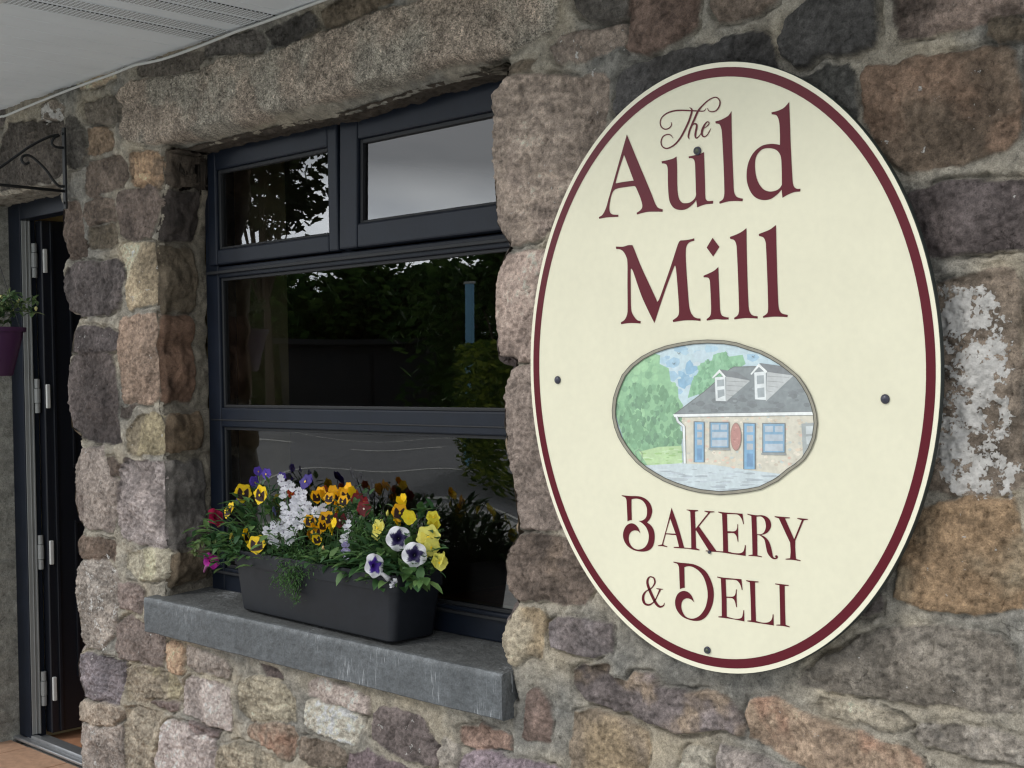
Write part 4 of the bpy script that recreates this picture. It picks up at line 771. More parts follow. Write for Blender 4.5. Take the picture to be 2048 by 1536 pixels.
def blue_door(x0, y0, x1, y1):
    pp([(x0-8,y0-8),(x1+8,y0-4),(x1+8,y1),(x0-8,y1)], (90,100,108)); pp([(x0,y0),(x1,y0+3),(x1,y1),(x0,y1)], (104,166,208)); h = (y1-y0)/7
    for i in range(3): pp([(x0+22,y0+h*(.35+1.35*i)),(x1-14,y0+h*(.4+1.35*i)),(x1-14,y0+h*(1.3+1.35*i)),(x0+22,y0+h*(1.35+1.35*i))], (176,182,190))
    pp([(x0+22,y0+h*4.6),(x1-16,y0+h*4.6),(x1-16,y0+h*6.6),(x0+22,y0+h*6.6)], (78,136,184)); line([(x0,y0),(x0,y1)], 4, (60,84,104)); line([(x1,y0),(x1,y1)], 3, (60,84,104))
blue_door(856, 836, 932, 1165); blue_door(1262, 848, 1350, 1222)
def blue_win(x0, y0, x1, y1):
    pp([(x0-10,y0-8),(x1+8,y0-8),(x1+8,y1+6),(x0-10,y1+6)], (94,106,114)); pp([(x0,y0),(x1,y0),(x1,y1),(x0,y1)], (108,160,196)); w, h = x1-x0, y1-y0
    for a in ((.08,.07,.46,.28), (.56,.07,.92,.28), (.08,.37,.93,.60), (.08,.70,.93,.95)): pp([(x0+w*a[0],y0+h*a[1]),(x0+w*a[2],y0+h*a[1]),(x0+w*a[2],y0+h*a[3]),(x0+w*a[0],y0+h*a[3])], (176,190,204))
    pp([(x0-18,y1+6),(x1+14,y1+8),(x1+16,y1+24),(x0-16,y1+20)], (136,142,144))
blue_win(988, 842, 1134, 1044); blue_win(1420, 852, 1592, 1084)
pp([(1732,850),(1845,840),(1850,1000),(1745,1110)], (150,158,160)); pp([(1768,870),(1830,865),(1832,930),(1770,936)], (196,204,206)); pp([(1770,955),(1825,950),(1815,1010),(1775,1020)], (190,198,200))
el = [(1195+40*math.cos(6.283*j/20), 956+110*math.sin(6.283*j/20)) for j in range(20)]; pp([(1195+(x-1195)*1.12, 956+(y-956)*1.05) for x, y in el], (140,100,84)); pp(el, (178,112,104)); dabs(8, [(1170,880),(1222,880),(1222,1030),(1170,1030)], 10, [(160,88,84),(196,140,128)], .6)
for x, y in ((727, 274), (687, 358), (1337, 300)): line([(x-12, y-8), (x, y+6), (x+12, y-9)], 4, (70,84,90))
line([(372,1080),(400,1060),(428,1090),(420,1150),(392,1160),(374,1120),(372,1080)], 4, (110,120,110))
po = pic.build('picture', WC, sign); po['label'] = 'small painted scene of a stone shop under green trees'
b = MB(); O2, I2 = OVAL, inset(26)
for i in range(len(OVAL)):
    j = (i+1) % len(OVAL); yy = SY-.0006-.000012*(layer[0]+5)
    for (A_, B_, col, dy) in ((inset(-2), inset(30), (72,70,62), 0), (inset(3), inset(24), (146,142,128), -.0001)):
        b.col = lin(col); b.add([tuple(at(1180+q[0]/4.096, 640+q[1]/4.096, yy+dy)) for q in (A_[i], A_[j], B_[j], B_[i])], [(0, 1, 2, 3)])
b.build('picture_border', WC, sign)
# ------------------------------------------------------------------ the window box and its plants
PLX = Vector(tuple(atz(784, 1290, .731))); PLL = Vector(tuple(atz(482, 1217, .736)))
PLAST = mat('charcoal plastic', lin((22, 25, 31)), .52, spec=.3, noise=((5, .18), (45, .15)), bump=(320, .10, .0005))
SOIL = mat('potting soil', lin((58, 46, 38)), .95, noise=(60, .4), bump=(90, 1, .006))
ax = (PLX-PLL); ax.z = 0; LEN = ax.length; ax.normalize(); nrm = Vector((-ax.y, ax.x, 0)); base = PLX+(PLL-PLX)*.5; base.z = .7345
pl = empty('window_box', base, 'charcoal plastic trough planter full of flowers on the slate sill', 'planter')
def tr(a, d, z): return tuple(base+ax*a+nrm*d+Vector((0, 0, z)))       # a along, d depth (0 = front foot), z up
def rrect(L_, D0, D1, r, z, k=5):
    o = []
    for (cx, cy, a0) in ((L_/2-r, D0+r, -90), (L_/2-r, D1-r, 0), (-L_/2+r, D1-r, 90), (-L_/2+r, D0+r, 180)):
        for j in range(k+1): a = R(a0+90*j/k); o.append(tr(cx+r*math.cos(a), cy+r*math.sin(a), z))
    return o
HP = .168; fl = .016
prof = [(LEN-.01, .004, .136, .018, 0), (LEN, 0, .14, .02, .004), (LEN+.036, -.007, .150, .022, .120), (LEN+.040, -.0075, .151, .022, .1265), (LEN+.050, -.012, .155, .024, .1275), (LEN+.056, -.013, .156, .024, HP-.004), (LEN+.052, -.0115, .1545, .023, HP), (LEN+.044, -.006, .149, .021, HP), (LEN+.040, -.004, .147, .02, HP-.02), (LEN+.03, 0, .143, .02, HP-.04)]
b = MB(); rings = [rrect(*p) for p in prof]; m = len(rings[0]); b.add([p for r_ in rings for p in r_], [(i*m+j, i*m+(j+1) % m, (i+1)*m+(j+1) % m, (i+1)*m+j) for i in range(len(rings)-1) for j in range(m)]+[tuple(range(m-1, -1, -1))])
tb = b.build('trough', PLAST, pl, smooth=True)
es = tb.modifiers.new('edge', 'EDGE_SPLIT'); es.split_angle = R(32)
b = MB(); 
gridn, gm = 40, 8; sv = [tr((i/gridn-.5)*(LEN+.03), (j/gm)*.141+.001, HP-.028+random.uniform(-.004, .004)) for i in range(gridn+1) for j in range(gm+1)]
b.add(sv, [(i*(gm+1)+j, (i+1)*(gm+1)+j, (i+1)*(gm+1)+j+1, i*(gm+1)+j+1) for i in range(gridn) for j in range(gm)]); b.build('soil', SOIL, pl, smooth=True)
LEAF = mat('leaf', (1, 1, 1), .5, attr=True, noise=(40, .12), trans=.25); PET = mat('petal', (1, 1, 1), .55, attr=True, noise=(150, .05), trans=.22)
GREENS = [(64,98,58),(76,112,62),(54,88,54),(92,126,72),(70,104,68),(102,132,78)]
def frame_of(f):
    f = Vector(f).normalized(); u = f.cross(Vector((0, 0, 1)));
    if u.length < .1: u = Vector((1, 0, 0))
    u.normalize(); w = u.cross(f); return f, u, w          # facing, right (seen from outside is -u), up
def leaf(b, p, d, L_, Wd, col, curl=.3, up=Vector((0, 0, 1))):
    d = Vector(d).normalized(); s = d.cross(up)
    if s.length < .05: s = Vector((1, 0, 0))
    s.normalize(); nn = s.cross(d); p = Vector(p); vs = []; prof_ = ((0, .06), (.22, .72), (.48, 1.0), (.75, .68), (1, .03))
    for t_, w_ in prof_:
        c = p+d*(t_*L_)-nn*(curl*L_*t_*t_*.6)
        vs += [c+s*(w_*Wd/2)+nn*(.16*w_*Wd), c-nn*.02*Wd, c-s*(w_*Wd/2)+nn*(.16*w_*Wd)]
    k = random.uniform(.75, 1.25); b.col = tuple(min(1, x*k) for x in lin(col))
    b.add(vs, [(3*i+j, 3*i+j+1, 3*i+j+4, 3*i+j+3) for i in range(4) for j in (0, 1)])
def petal(b, c, f, u, w, ang, r0, r1, wd, cin, cout, cup=.15, off=0.0, edge=None, ring_=.55):
    """one petal of a flower that faces f; ang measured in the flower's plane"""
    dirv = u*math.cos(ang)+w*math.sin(ang); sd_ = f.cross(dirv); n1, n2 = 7, 8; base_i = len(b.v); vs = []; cs = []
    for i in range(n1+1):
        t_ = i/n1; rad = r0+(r1-r0)*t_; half = wd*math.sin(min(1, t_*1.02)*math.pi*.93+.12)**.62*(.35+.65*min(1, t_*2.2)) if t_ < 1 else wd*.30
        half = wd*((math.sin(math.pi*min(.985, .08+.86*t_)))**.55)*(.45+.55*min(1, t_*1.8))
        for j in range(n2+1):
            q = (j/n2-.5)*2; rr_ = rad-(q*q)*wd*.28*t_; ruf = math.sin(q*7+ang*3)*.022*wd*t_
            vs.append(c+dirv*rr_+sd_*(q*half)+f*(cup*rad*(t_-.2)+off+ruf-cup*.5*abs(q)*half*.6))
            k = (1 if t_ < ring_ else 0); k = max(0, min(1, (ring_-t_+random.uniform(-.02, .02))/.10)) if cin else 0
            if edge: k = 1 if (t_ < edge-(.30)*q*q) else 0
            ci = cin or cout; cs.append(tuple(ci[a]*k+cout[a]*(1-k) for a in range(3)))
    b.add(vs, [(i*(n2+1)+j, (i+1)*(n2+1)+j, (i+1)*(n2+1)+j+1, i*(n2+1)+j+1) for i in range(n1) for j in range(n2)]); b.c[base_i:] = cs
YEL, ORY, DKR, PLY, PUR, WHT, CRI, MAG, VIO, BLK = (lin((252, 214, 20)), lin((252, 190, 14)), lin((128, 12, 24)), lin((226, 220, 110)), lin((34, 22, 74)), lin((226, 226, 232)), lin((170, 14, 70)), lin((184, 44, 160)), lin((92, 66, 176)), lin((42, 10, 16)))
def pansy(name, parent, p, f, size, outer, face=None, eye=YEL, droop=1.0):
    f, u, w = frame_of(f); rl = random.uniform(-.22, .22); u2 = u*math.cos(rl)+w*math.sin(rl); w2 = w*math.cos(rl)-u*math.sin(rl); s = size/2*1.2; b = MB(); p = Vector(tuple(p))
    for a, r_, wd, cc, of in ((118, 1.0, .62, None, -.003), (62, 1.0, .62, None, -.0045), (178, .88, .52, face, 0), (2, .88, .52, face, .0005), (-90, .92, .60, face, .002)):
        petal(b, p, f, u2, w2, R(a), 0, s*r_, s*wd, cc, outer, .10, of*size/.045, ring_=.70 if face else .5)
    b.col = eye; q = [p+f*.0045+(u2*math.cos(6.283*j/8)*.9+w2*math.sin(6.283*j/8))*s*.13 for j in range(8)]; b.add(q, [tuple(range(8))])
    return b.build(name, PET, parent, smooth=True)
def petunia(name, parent, p, f, size, outer, star, squash=1.0):
    f, u, w = frame_of(f); b = MB(); s = size/2*.98; p = Vector(tuple(p)); n = 40; k = 9; vs = []; cs = []
    for i in range(k+1):
        t_ = i/k
        for j in range(n):
            a = 2*math.pi*j/n; lobe = .90+.10*abs(math.cos(2.5*a+.3)); rad = s*t_*(lobe if t_ > .6 else 1); stf = .48+.42*(1-abs(math.cos(2.5*a+.3)))**1.1
            depth = -.020*(1-min(1, t_*2.2))**1.6 + .004*math.sin(5*a)*t_*t_ - .004*t_**4
            vs.append(p+u*(rad*math.cos(a)*squash)+w*(rad*math.sin(a))+f*depth)
            cs.append(tuple(x*(.35 if t_ < .16 else 1) for x in star) if t_ < stf else outer)
    i0 = len(b.v); b.add(vs, [(i*n+j, i*n+(j+1) % n, (i+1)*n+(j+1) % n, (i+1)*n+j) for i in range(k) for j in range(n)]); b.c[i0:] = cs
    b.col = tuple(.5*a+.1 for a in outer); b.tube([p-f*.018, p-f*.04, p-f*.055+Vector((0, 0, -.008))], [.007, .0045, .003], 7)
    return b.build(name, PET, parent, smooth=True)
def floret(b, p, f, size, col, eye):
    f, u, w = frame_of(f); s = size/2*1.15; p = Vector(tuple(p)); off = random.uniform(-.3, .3)
    for a, r_, wd in ((140, .72, .26), (105, .78, .25), (75, .78, .25), (40, .72, .26), (-90, 1.0, .66)):
        petal(b, p, f, u, w, R(a)+off, 0, s*r_, s*wd, None, col, .2)
    b.col = eye; q = [p+f*.003+(u*math.cos(6.283*j/6)*1.5+w*math.sin(6.283*j/6))*s*.12-w*s*.06 for j in range(6)]; b.add(q, [tuple(range(6))])
CAMV = Vector(tuple(CAM))
def facing(p, yaw=0, pit=0, j=.18):
    d = (CAMV-Vector(tuple(p))).normalized(); d = Matrix.Rotation(R(yaw)+random.uniform(-j, j), 3, 'Z') @ d; d.z += math.tan(R(pit))+random.uniform(-j, j)*.6; return d.normalized()
def stem(b, a, c, r=.0013, col=(70, 104, 54)):
    a, c = Vector(tuple(a)), Vector(tuple(c)); m_ = a.lerp(c, .55)+Vector((random.uniform(-.012, .012), random.uniform(-.012, .012), .012)); b.col = lin(col); b.tube(catmull([tuple(a), tuple(m_), tuple(c)], 3, False), r, 5, False)
def soilpt(a, d=.07): return Vector(tr(a, d, HP-.03))
def along(u, v, y): q = Vector(tuple(at(u, v, y)))-base; return max(-LEN/2+.02, min(LEN/2-.02, q.dot(ax)))
def plant(name, label, root_uv, leaves, flowers, kind='broad', nstem=10, group=None):
    """leaves = [(u, v, y, spread_m, count, size)], flowers = builders called with the root"""
    ra = along(root_uv[0], root_uv[1], .06); rp = soilpt(ra); e = empty(name, rp, label, 'plant', group); b = MB(); st = MB()
    for (u, v, y, sp, cnt, sz) in leaves:
        c = Vector(tuple(at(u, v, y)))
        for i in range(cnt):
            q = c+Vector((random.gauss(0, sp), random.gauss(0, sp*.55), random.gauss(0, sp*.6)))
            if q.z < base.z+HP-.02 and nrm.dot(q-base) > -.005: q.z = base.z+HP+random.uniform(-.015, .03)
            q.y = min(q.y, .128)
            d = (q-rp); d.z *= .5; d = (d.normalized()*.6+Vector((random.uniform(-1, 1), random.uniform(-1.1, .5), random.uniform(-.5, .7)))).normalized(); s_ = sz*random.uniform(.6, 1.3); col = random.choice(GREENS)
            if kind == 'broad': leaf(b, q, d, s_, s_*.52, col, random.uniform(.1, .7))
            elif kind == 'narrow': leaf(b, q, d, s_, s_*.22, col, random.uniform(.0, .5))
            else:
                for k_ in range(3): leaf(b, q+Vector((random.gauss(0, .006), random.gauss(0, .006), random.gauss(0, .006))), Vector((random.gauss(0, 1), random.gauss(0, 1), random.gauss(0, 1))), s_*.5, s_*.16, (74, 112, 58), .2)
            if i % 6 == 0: stem(st, soilpt(ra+random.uniform(-.04, .04), random.uniform(.03, .11)), q)
    b.build('leaves', LEAF, e, smooth=True)
    for fb in flowers:
        p = fb(e)
        if p is not None: stem(st, soilpt(ra+random.uniform(-.03, .03), random.uniform(.03, .1)), p)
    if st.v: st.build('stems', LEAF, e, smooth=True)
    return e
def FP(u, v, y, size, outer, face=None, yaw=0, pit=0, eye=YEL, name='flower', lab=None):
    def g(e):
        p = at(u, v, y); d = facing(p, yaw, pit); o = pansy(name, e, p, d, size, outer, face, eye)
        if lab: o['label'] = lab
        return Vector(tuple(p))-d*.006
    return g
def FT(u, v, y, size, outer, star, yaw=0, pit=0, sq=1.0, lab=None):
    def g(e):
        p = at(u, v, y); d = facing(p, yaw, pit, .05); o = petunia('flower', e, p, d, size, outer, star, sq)
        if lab: o['label'] = lab
        return Vector(tuple(p))-d*.05
    return g
def FN(u, v, y, size, col=WHT, eye=lin((120, 110, 130)), name='floret'):
    def g(e):
        p = at(u, v, y); b = MB(); floret(b, p, facing(p, 0, 0, .35), size, col, eye); b.build(name, PET, e, smooth=True); return Vector(tuple(p))-facing(p)*.004 if random.random() < .3 else None
    return g
def BUD(u, v, y, size, col):
    def g(e):
        p = Vector(tuple(at(u, v, y))); b = MB(); b.col = col; b.tube([p, p+Vector((0, 0, size*.45)), p+Vector((.002, 0, size))], [size*.16, size*.26, size*.05], 8); b.build('bud', PET, e, smooth=True); return p
    return g
GP = 'plants growing in the window box'
plant('pansy_plant', 'yellow pansies with dark maroon faces at the left end of the window box', (505, 1100),
 [(500, 1030, .06, .045, 70, .036), (520, 1090, .03, .05, 80, .034), (470, 1100, .02, .04, 50, .034), (570, 1110, .02, .04, 40, .03)],
 [FP(486, 987, .06, .050, YEL, BLK, 8), FP(521, 990, .05, .050, YEL, BLK, -38), FP(458, 1021, .03, .046, YEL, BLK, -62, 10), FP(513, 1090, -.01, .050, YEL, BLK, 0, 8), FP(492, 1072, .01, .040, YEL, BLK, 62, -8), FP(558, 1000, .10, .032, lin((150, 130, 30)), BLK), FP(464, 1078, .0, .032, lin((226, 214, 110)), BLK, 70)], group=GP)  # the small pansy at the back is duller yellow, its shade painted in
plant('viola_plant', 'violet flowered viola at the back by the window glass', (540, 1080),
 [(530, 985, .11, .03, 36, .028), (480, 1015, .10, .02, 20, .026), (560, 1010, .10, .03, 30, .028)],
 [FP(516, 943, .11, .026, VIO, None, 20), FP(533, 948, .11, .030, VIO, None, -20), FP(508, 965, .11, .034, lin((104, 80, 190)), None, 30), FP(563, 954, .12, .026, lin((78, 58, 150)), None, 0), FP(480, 1006, .08, .030, lin((120, 100, 200)), lin((90, 70, 170)), 30), FP(612, 964, .11, .044, lin((52, 30, 130)), None, -50, 18), FP(549, 1023, .06, .026, lin((120, 124, 170)), None, 80)], group=GP)
WN = [(571,971),(568,985),(562,962),(578,968),(598,982),(606,993),(595,1007),(609,1009),(587,1015),(603,1026),(590,1034),(606,1037),(595,1050),(588,998),(600,1000),(612,1022),(596,1020),(584,1005),(571,1018),(571,1034),(562,1048),(568,1061),(575,1045),(566,1028),(546,1056),(538,1067),(551,1067),(543,1078),(553,1086),(576,1067),(584,1070),(576,1080),(586,1060),(532,1060),(642,1018),(636,1025),(628,1024),(604,1048),(540,1138),(549,1152),(543,1148),(564,1134),(583,1138)]
plant('nemesia_plant', 'bushy plant with clustered white lipped florets, left of the middle of the box', (600, 1120),
 [(600, 1080, .03, .05, 70, .026), (640, 1060, .04, .03, 30, .026), (590, 1120, .01, .04, 50, .024)],
 [FN(u+random.uniform(-1, 1), v, .02 if v > 1120 else .045-.0002*(v-960), .027) for u, v in WN+[(u+random.uniform(-7, 7), v+random.uniform(-7, 7)) for u, v in WN[:36]]], 'narrow', group=GP)
plant('viola_plant', 'golden orange violas with small dark whiskers in the middle of the box', (655, 1100),
 [(650, 1050, .05, .035, 50, .026), (680, 1100, .02, .04, 50, .034), (650, 1120, .0, .03, 36, .036)],
 [FP(633, 994, .06, .034, ORY, BLK, 15), FP(645, 990, .07, .028, ORY, None, 50), FP(658, 997, .06, .030, ORY, BLK, -20), FP(666, 981, .08, .026, ORY, None, 0), FP(674, 1009, .07, .026, ORY, None, 60), FP(692, 991, .07, .034, ORY, BLK, 5), FP(696, 975, .08, .026, ORY, None, -40), FP(684, 984, .09, .024, ORY, None, 20),
  FP(620, 1043, .02, .034, ORY, BLK, 0), FP(652, 1038, .03, .038, ORY, BLK, 10), FP(657, 1034, .04, .028, ORY, None, -40), FP(662, 1058, .03, .024, YEL, None, 60), FP(633, 1064, .02, .032, ORY, BLK, -20), FP(634, 1080, .01, .028, YEL, BLK, 10), FP(619, 1070, .02, .024, lin((190, 140, 20)), None, 70), BUD(646, 1108, -.01, .022, lin((240, 200, 130))), FP(674, 1024, .06, .022, YEL, None, 75), BUD(663, 1075, .0, .010, YEL), FP(641, 985, .085, .030, ORY, None, -30), FP(676, 996, .06, .030, ORY, BLK, 25, 8), FP(704, 984, .08, .028, YEL, None, 40), FP(645, 1052, .015, .030, ORY, BLK, 35), FP(668, 1046, .02, .026, YEL, None, -60), FP(686, 1003, .055, .030, ORY, BLK, -30), FP(628, 1055, .01, .026, ORY, None, 60, 20)], group=GP)
plant('viola_plant', 'dark red velvety violas with pale eyes behind the middle of the box', (700, 1080),
 [(705, 1030, .07, .03, 40, .03), (730, 1035, .06, .03, 30, .03), (720, 1000, .10, .02, 14, .022)],
 [FP(679, 1041, .04, .038, DKR, lin((90, 8, 14)), 0, 0, lin((236, 220, 200))), FP(715, 1001, .08, .036, DKR, lin((100, 8, 14)), 10, 0, lin((236, 220, 200))), FP(728, 1018, .06, .038, DKR, lin((100, 8, 14)), -15, 0, lin((236, 220, 200))), FP(717, 1018, .08, .026, DKR, None, 50), FP(731, 1003, .09, .024, DKR, None, -50),
  FP(581, 987, .08, .026, lin((214, 80, 40)), None, 30), FP(710, 989, .10, .024, lin((196, 84, 40)), None, 30), FP(651, 979, .10, .022, lin((190, 90, 50)), None, 60)], group=GP)
plant('viola_plant', 'bright yellow violas standing up at the back right of the box', (800, 1090),
 [(810, 1050, .07, .03, 30, .03), (840, 1030, .08, .025, 18, .036), (860, 1070, .05, .02, 16, .03)],
 [FP(803, 1003, .08, .030, YEL, None, 40, 20), FP(806, 996, .085, .022, YEL, None, -30), FP(799, 1026, .06, .042, ORY, BLK, 20), FP(818, 1035, .05, .038, lin((244, 226, 60)), None, -20, -30), FP(795, 1040, .06, .032, YEL, None, 70), FP(866, 1036, .07, .034, lin((238, 226, 70)), lin((214, 190, 30)), 20, 10), FP(867, 1050, .065, .034, lin((238, 226, 70)), lin((214, 190, 30)), 0, -20)], group=GP)
plant('pansy_plant', 'pale lemon pansies at the right end of the window box', (835, 1110),
 [(760, 1085, .04, .045, 70, .030), (850, 1120, .03, .03, 40, .034), (770, 1120, .01, .04, 50, .032)],
 [FP(756, 1056, .03, .042, PLY, lin((214, 200, 70)), -50), FP(753, 1070, .03, .026, PLY, None, 10), FP(857, 1076, .03, .058, PLY, lin((218, 204, 80)), 0, 10), FP(863, 1094, .025, .042, PLY, None, -10, -20), FP(851, 1100, .02, .034, PLY, None, 30), FP(880, 1124, .02, .042, PLY, None, -30, -30), FP(874, 1122, .02, .036, PLY, None, 50, -20), FP(884, 1118, .02, .034, PLY, None, -70), BUD(810, 1037, .07, .018, PLY), BUD(775, 1032, .06, .016, PLY)], group=GP)
plant('petunia_plant', 'petunia with white rimmed deep purple star flowers near the right end of the box', (800, 1130),
 [(740, 1120, .0, .04, 50, .042), (700, 1130, -.005, .03, 36, .040), (800, 1140, -.01, .03, 34, .046), (830, 1150, -.01, .02, 16, .050), (765, 1145, -.015, .02, 16, .046), (810, 1095, .03, .03, 26, .04)],
 [FT(797, 1077, -.005, .064, WHT, PUR, 0, 0), FT(829, 1109, -.015, .064, WHT, PUR, 0, 4), FT(750, 1131, -.07, .062, WHT, lin((66, 34, 140)), 28, 0, .85), FT(789, 1168, -.045, .030, WHT, lin((150, 150, 160)), 60, -40, .7, 'small white petunia seen from its back')], group=GP)
plant('diascia_plant', 'upright sprig of white and lilac florets in front of the right half of the box', (695, 1110),
 [(715, 1075, .02, .03, 60, .024), (735, 1060, .04, .03, 50, .024), (765, 1050, .05, .03, 50, .022)],
 [FN(697, 1046, .0, .022), FN(693, 1056, .0, .028), FN(690, 1066, .0, .024), FN(686, 1077, .0, .026), FN(693, 1075, .0, .02), FN(691, 1094, -.005, .034, lin((190, 176, 226))), FN(693, 1108, -.005, .026, lin((214, 210, 236)))], 'fine', group=GP)
plant('petunia_plant', 'petunia with crimson and magenta trumpets spilling over the left end of the box', (470, 1110),
 [(440, 1080, .02, .04, 60, .036), (420, 1075, .03, .02, 20, .032), (455, 1110, .0, .03, 36, .034), (480, 1060, .05, .03, 30, .036)],
 [FT(434, 1034, .06, .062, CRI, lin((130, 8, 50)), 48, 20, 1, 'crimson petunia turned to the left'), FT(424, 1120, .0, .054, MAG, lin((214, 50, 170)), 30, 30, 1.0, 'bright magenta petunia hanging over the left end')], group=GP)
plant('lobelia_plant', 'fine leaved green plant trailing down the front of the window box', (590, 1140),
 [(570, 1160, -.03, .022, 70, .016), (590, 1150, -.03, .022, 70, .016), (580, 1180, -.035, .016, 50, .014), (592, 1200, -.035, .008, 24, .012), (600, 1130, -.02, .035, 110, .018), (720, 1100, .0, .03, 60, .018), (640, 1125, -.01, .03, 60, .018)], [], 'fine', group=GP)
# long leafy runner reaching out past the left end
def runner():
    e = empty('trailing_runner', soilpt(-LEN/2+.02), 'thin leafy runner reaching left past the end of the window box', 'plant', GP); b = MB(); st = MB()
    pts = [soilpt(-LEN/2+.02)]+[Vector(tuple(at(u, v, y))) for u, v, y in ((450, 1090, .03), (425, 1085, .01), (404, 1080, -.005), (392, 1090, -.01), (386, 1104, -.01))]
    cp = catmull([tuple(p) for p in pts], 6, False); st.col = lin((112, 130, 84)); st.tube(cp, .0012, 5, False)
    for i, p in enumerate(cp[8:]):
        for k_ in range(2): leaf(b, p, Vector((random.uniform(-1, 1), random.uniform(-1, .3), random.uniform(-1, 1))), .022, .010, (124, 142, 92), .4)
    b.build('leaves', LEAF, e, smooth=True); st.build('stems', LEAF, e, smooth=True)
runner()
# ------------------------------------------------------------------ hanging pot on its scrolled bracket by the door
IRON = mat('black wrought iron', lin((34, 36, 38)), .5, .3, bump=(200, .3, .001)); VIOP = mat('purple glazed plastic', lin((54, 20, 58)), .42, noise=(6, .06))
bp = Vector(tuple(at(133, 340, -.02))); BX = bp.x
br = empty('hanging_bracket', bp, 'black wrought iron scroll bracket fixed to the stones above the doorway corner', 'bracket')
zt1, zt2 = at(133, 254, -.025)[2], at(133, 418, -.025)[2]; zarm = at(130, 382, -.03)[2]; YE = -.30
b = MB(); b.box(BX-.009, BX+.009, -.030, -.022, zt2, zt1); b.build('back_plate', IRON, br, bevel=.002)
b = MB(); b.tube([(BX, -.026, zarm), (BX, YE-.04, zarm+.004), (BX, YE-.06, zarm+.018), (BX, YE-.05, zarm+.03)], .005, 8); b.build('arm', IRON, br, smooth=True)
def yz(u, v):                                             # the bracket stands in the plane x = BX
    d = M3.T @ np.array([(u-1024)/FPX, (v-768)/FPX, 1.0]); t_ = (BX-CAM[0])/d[0]; q = CAM+d*t_; return (BX, q[1], q[2])
b = MB(); b.tube(catmull([yz(*q) for q in ((131, 296), (112, 294), (104, 287), (108, 276), (118, 271), (108, 271), (90, 277), (60, 293), (30, 314), (0, 335), (-30, 352), (-50, 358))], 4, False), .0045, 8)
b.build('scroll', IRON, br, smooth=True)
b = MB(); b.tube(catmull([yz(*q) for q in ((132, 372), (118, 372), (106, 360), (92, 340), (72, 320), (58, 311), (47, 312), (43, 320), (50, 328), (58, 325))], 4, False), .0045, 8); b.build('scroll', IRON, br, smooth=True)
b = MB(); 
for z_ in (zt1-.02, zt2+.02): b.tube([(BX, -.030, z_), (BX, -.034, z_)], .005, 10)
b.build('bolt', IRON, br)
PC = Vector(yz(0, 656)); PC = Vector((BX, -.292, yz(10, 656)[2]))
pot = empty('hanging_pot', (PC.x, PC.y, PC.z-.17), 'purple plastic flower pot hanging at the left edge beside the door', 'plant pot')
zb = yz(10, 752)[2]-PC.z
b = MB(); b.lathe([(.0005, zb), (.066, zb), (.070, zb+.004), (.100, -.030), (.103, -.014), (.111, -.014), (.112, 0), (.106, 0), (.100, -.012), (.0005, -.014)], PC, 40); b.build('pot', VIOP, pot, smooth=True).modifiers.new('e', 'EDGE_SPLIT').split_angle = R(35)
b = MB()
for j in range(3):
    a = 2.1*j+.6; b.tube([(PC.x+.108*math.cos(a), PC.y+.108*math.sin(a), PC.z-.004), (PC.x, YE-.02, zarm-.03)], .0012, 6)
b.tube([(PC.x, YE-.02, zarm-.03), (PC.x, YE-.02, zarm-.003)], .002, 6); b.build('hanger', IRON, pot)
e = empty('trailing_plant', (PC.x, PC.y, PC.z-.014), 'green leafy plant with pale buds growing in the purple hanging pot', 'plant'); b = MB(); st = MB()
for i in range(17):
    a = random.uniform(0, 6.283); L_ = random.uniform(.05, .14); top = Vector((PC.x+math.cos(a)*L_*.8, PC.y+math.sin(a)*L_*.8, PC.z+random.uniform(.02, .11))); s0 = Vector((PC.x+random.uniform(-.04, .04), PC.y+random.uniform(-.04, .04), PC.z-.012))
    if i < 4: top = Vector(yz(*((30, 588), (78, 600), (70, 625), (50, 605))[i]))+Vector((random.uniform(-.03, .0), 0, 0))
    cp = catmull([tuple(s0), tuple(s0.lerp(top, .5)+Vector((0, 0, .03))), tuple(top)], 5, False); st.col = lin((84, 108, 66)); st.tube(cp, .0013, 5, False)
    for p in cp[2:]:
        for k_ in range(4): leaf(b, p, Vector((random.uniform(-1, 1), random.uniform(-1, 1), random.uniform(-.5, .8))), random.uniform(.018, .036), random.uniform(.008, .015), random.choice([(74,100,62),(96,120,76),(60,88,56),(120,136,90)]), .4)
b.build('leaves', LEAF, e, smooth=True); st.build('stems', LEAF, e, smooth=True)
for u, v in ((36, 605), (2, 600), (72, 622), (26, 627)):
    p = Vector(yz(u, v)); b = MB(); b.col = lin((208, 204, 140)); b.tube([p, p+Vector((0, 0, .009)), p+Vector((0, 0, .016))], [.002, .006, .001], 8); b.build('bud', PET, e, smooth=True)
# ------------------------------------------------------------------ the ground in front and what the window mirrors
def sheet_plane(name, x0, x1, y0, y1, z, m, label=None):
    b = MB(); b.add([(x0, y0, z), (x1, y0, z), (x1, y1, z), (x0, y1, z)], [(0, 1, 2, 3)]); o = b.build(name, m); tag(o, label, None, None, 'structure'); return o
GRASS = mat('rough grass', lin((74, 92, 44)), .9, noise=((.3, .3), (6, .3))); ASPH = mat('asphalt', lin((128, 129, 130)), .85, noise=((.5, .14), (9, .1), (120, .2)), bump=(150, .6, .006)); PAVE = mat('pale concrete paving', lin((194, 193, 188)), .85, noise=((.8, .12), (20, .12)))
TILE = mat('terracotta tiles', lin((178, 142, 116)), .6, noise=((4, .16), (40, .14)), bump=(60, .5, .003)); LINEP = mat('road paint', lin((214, 214, 206)), .7, noise=(3, .15))
sheet_plane('ground', -900, 900, -1200, 60, -.03, GRASS)
sheet_plane('pavement', -60, 30, -5.2, .20, .0, PAVE)
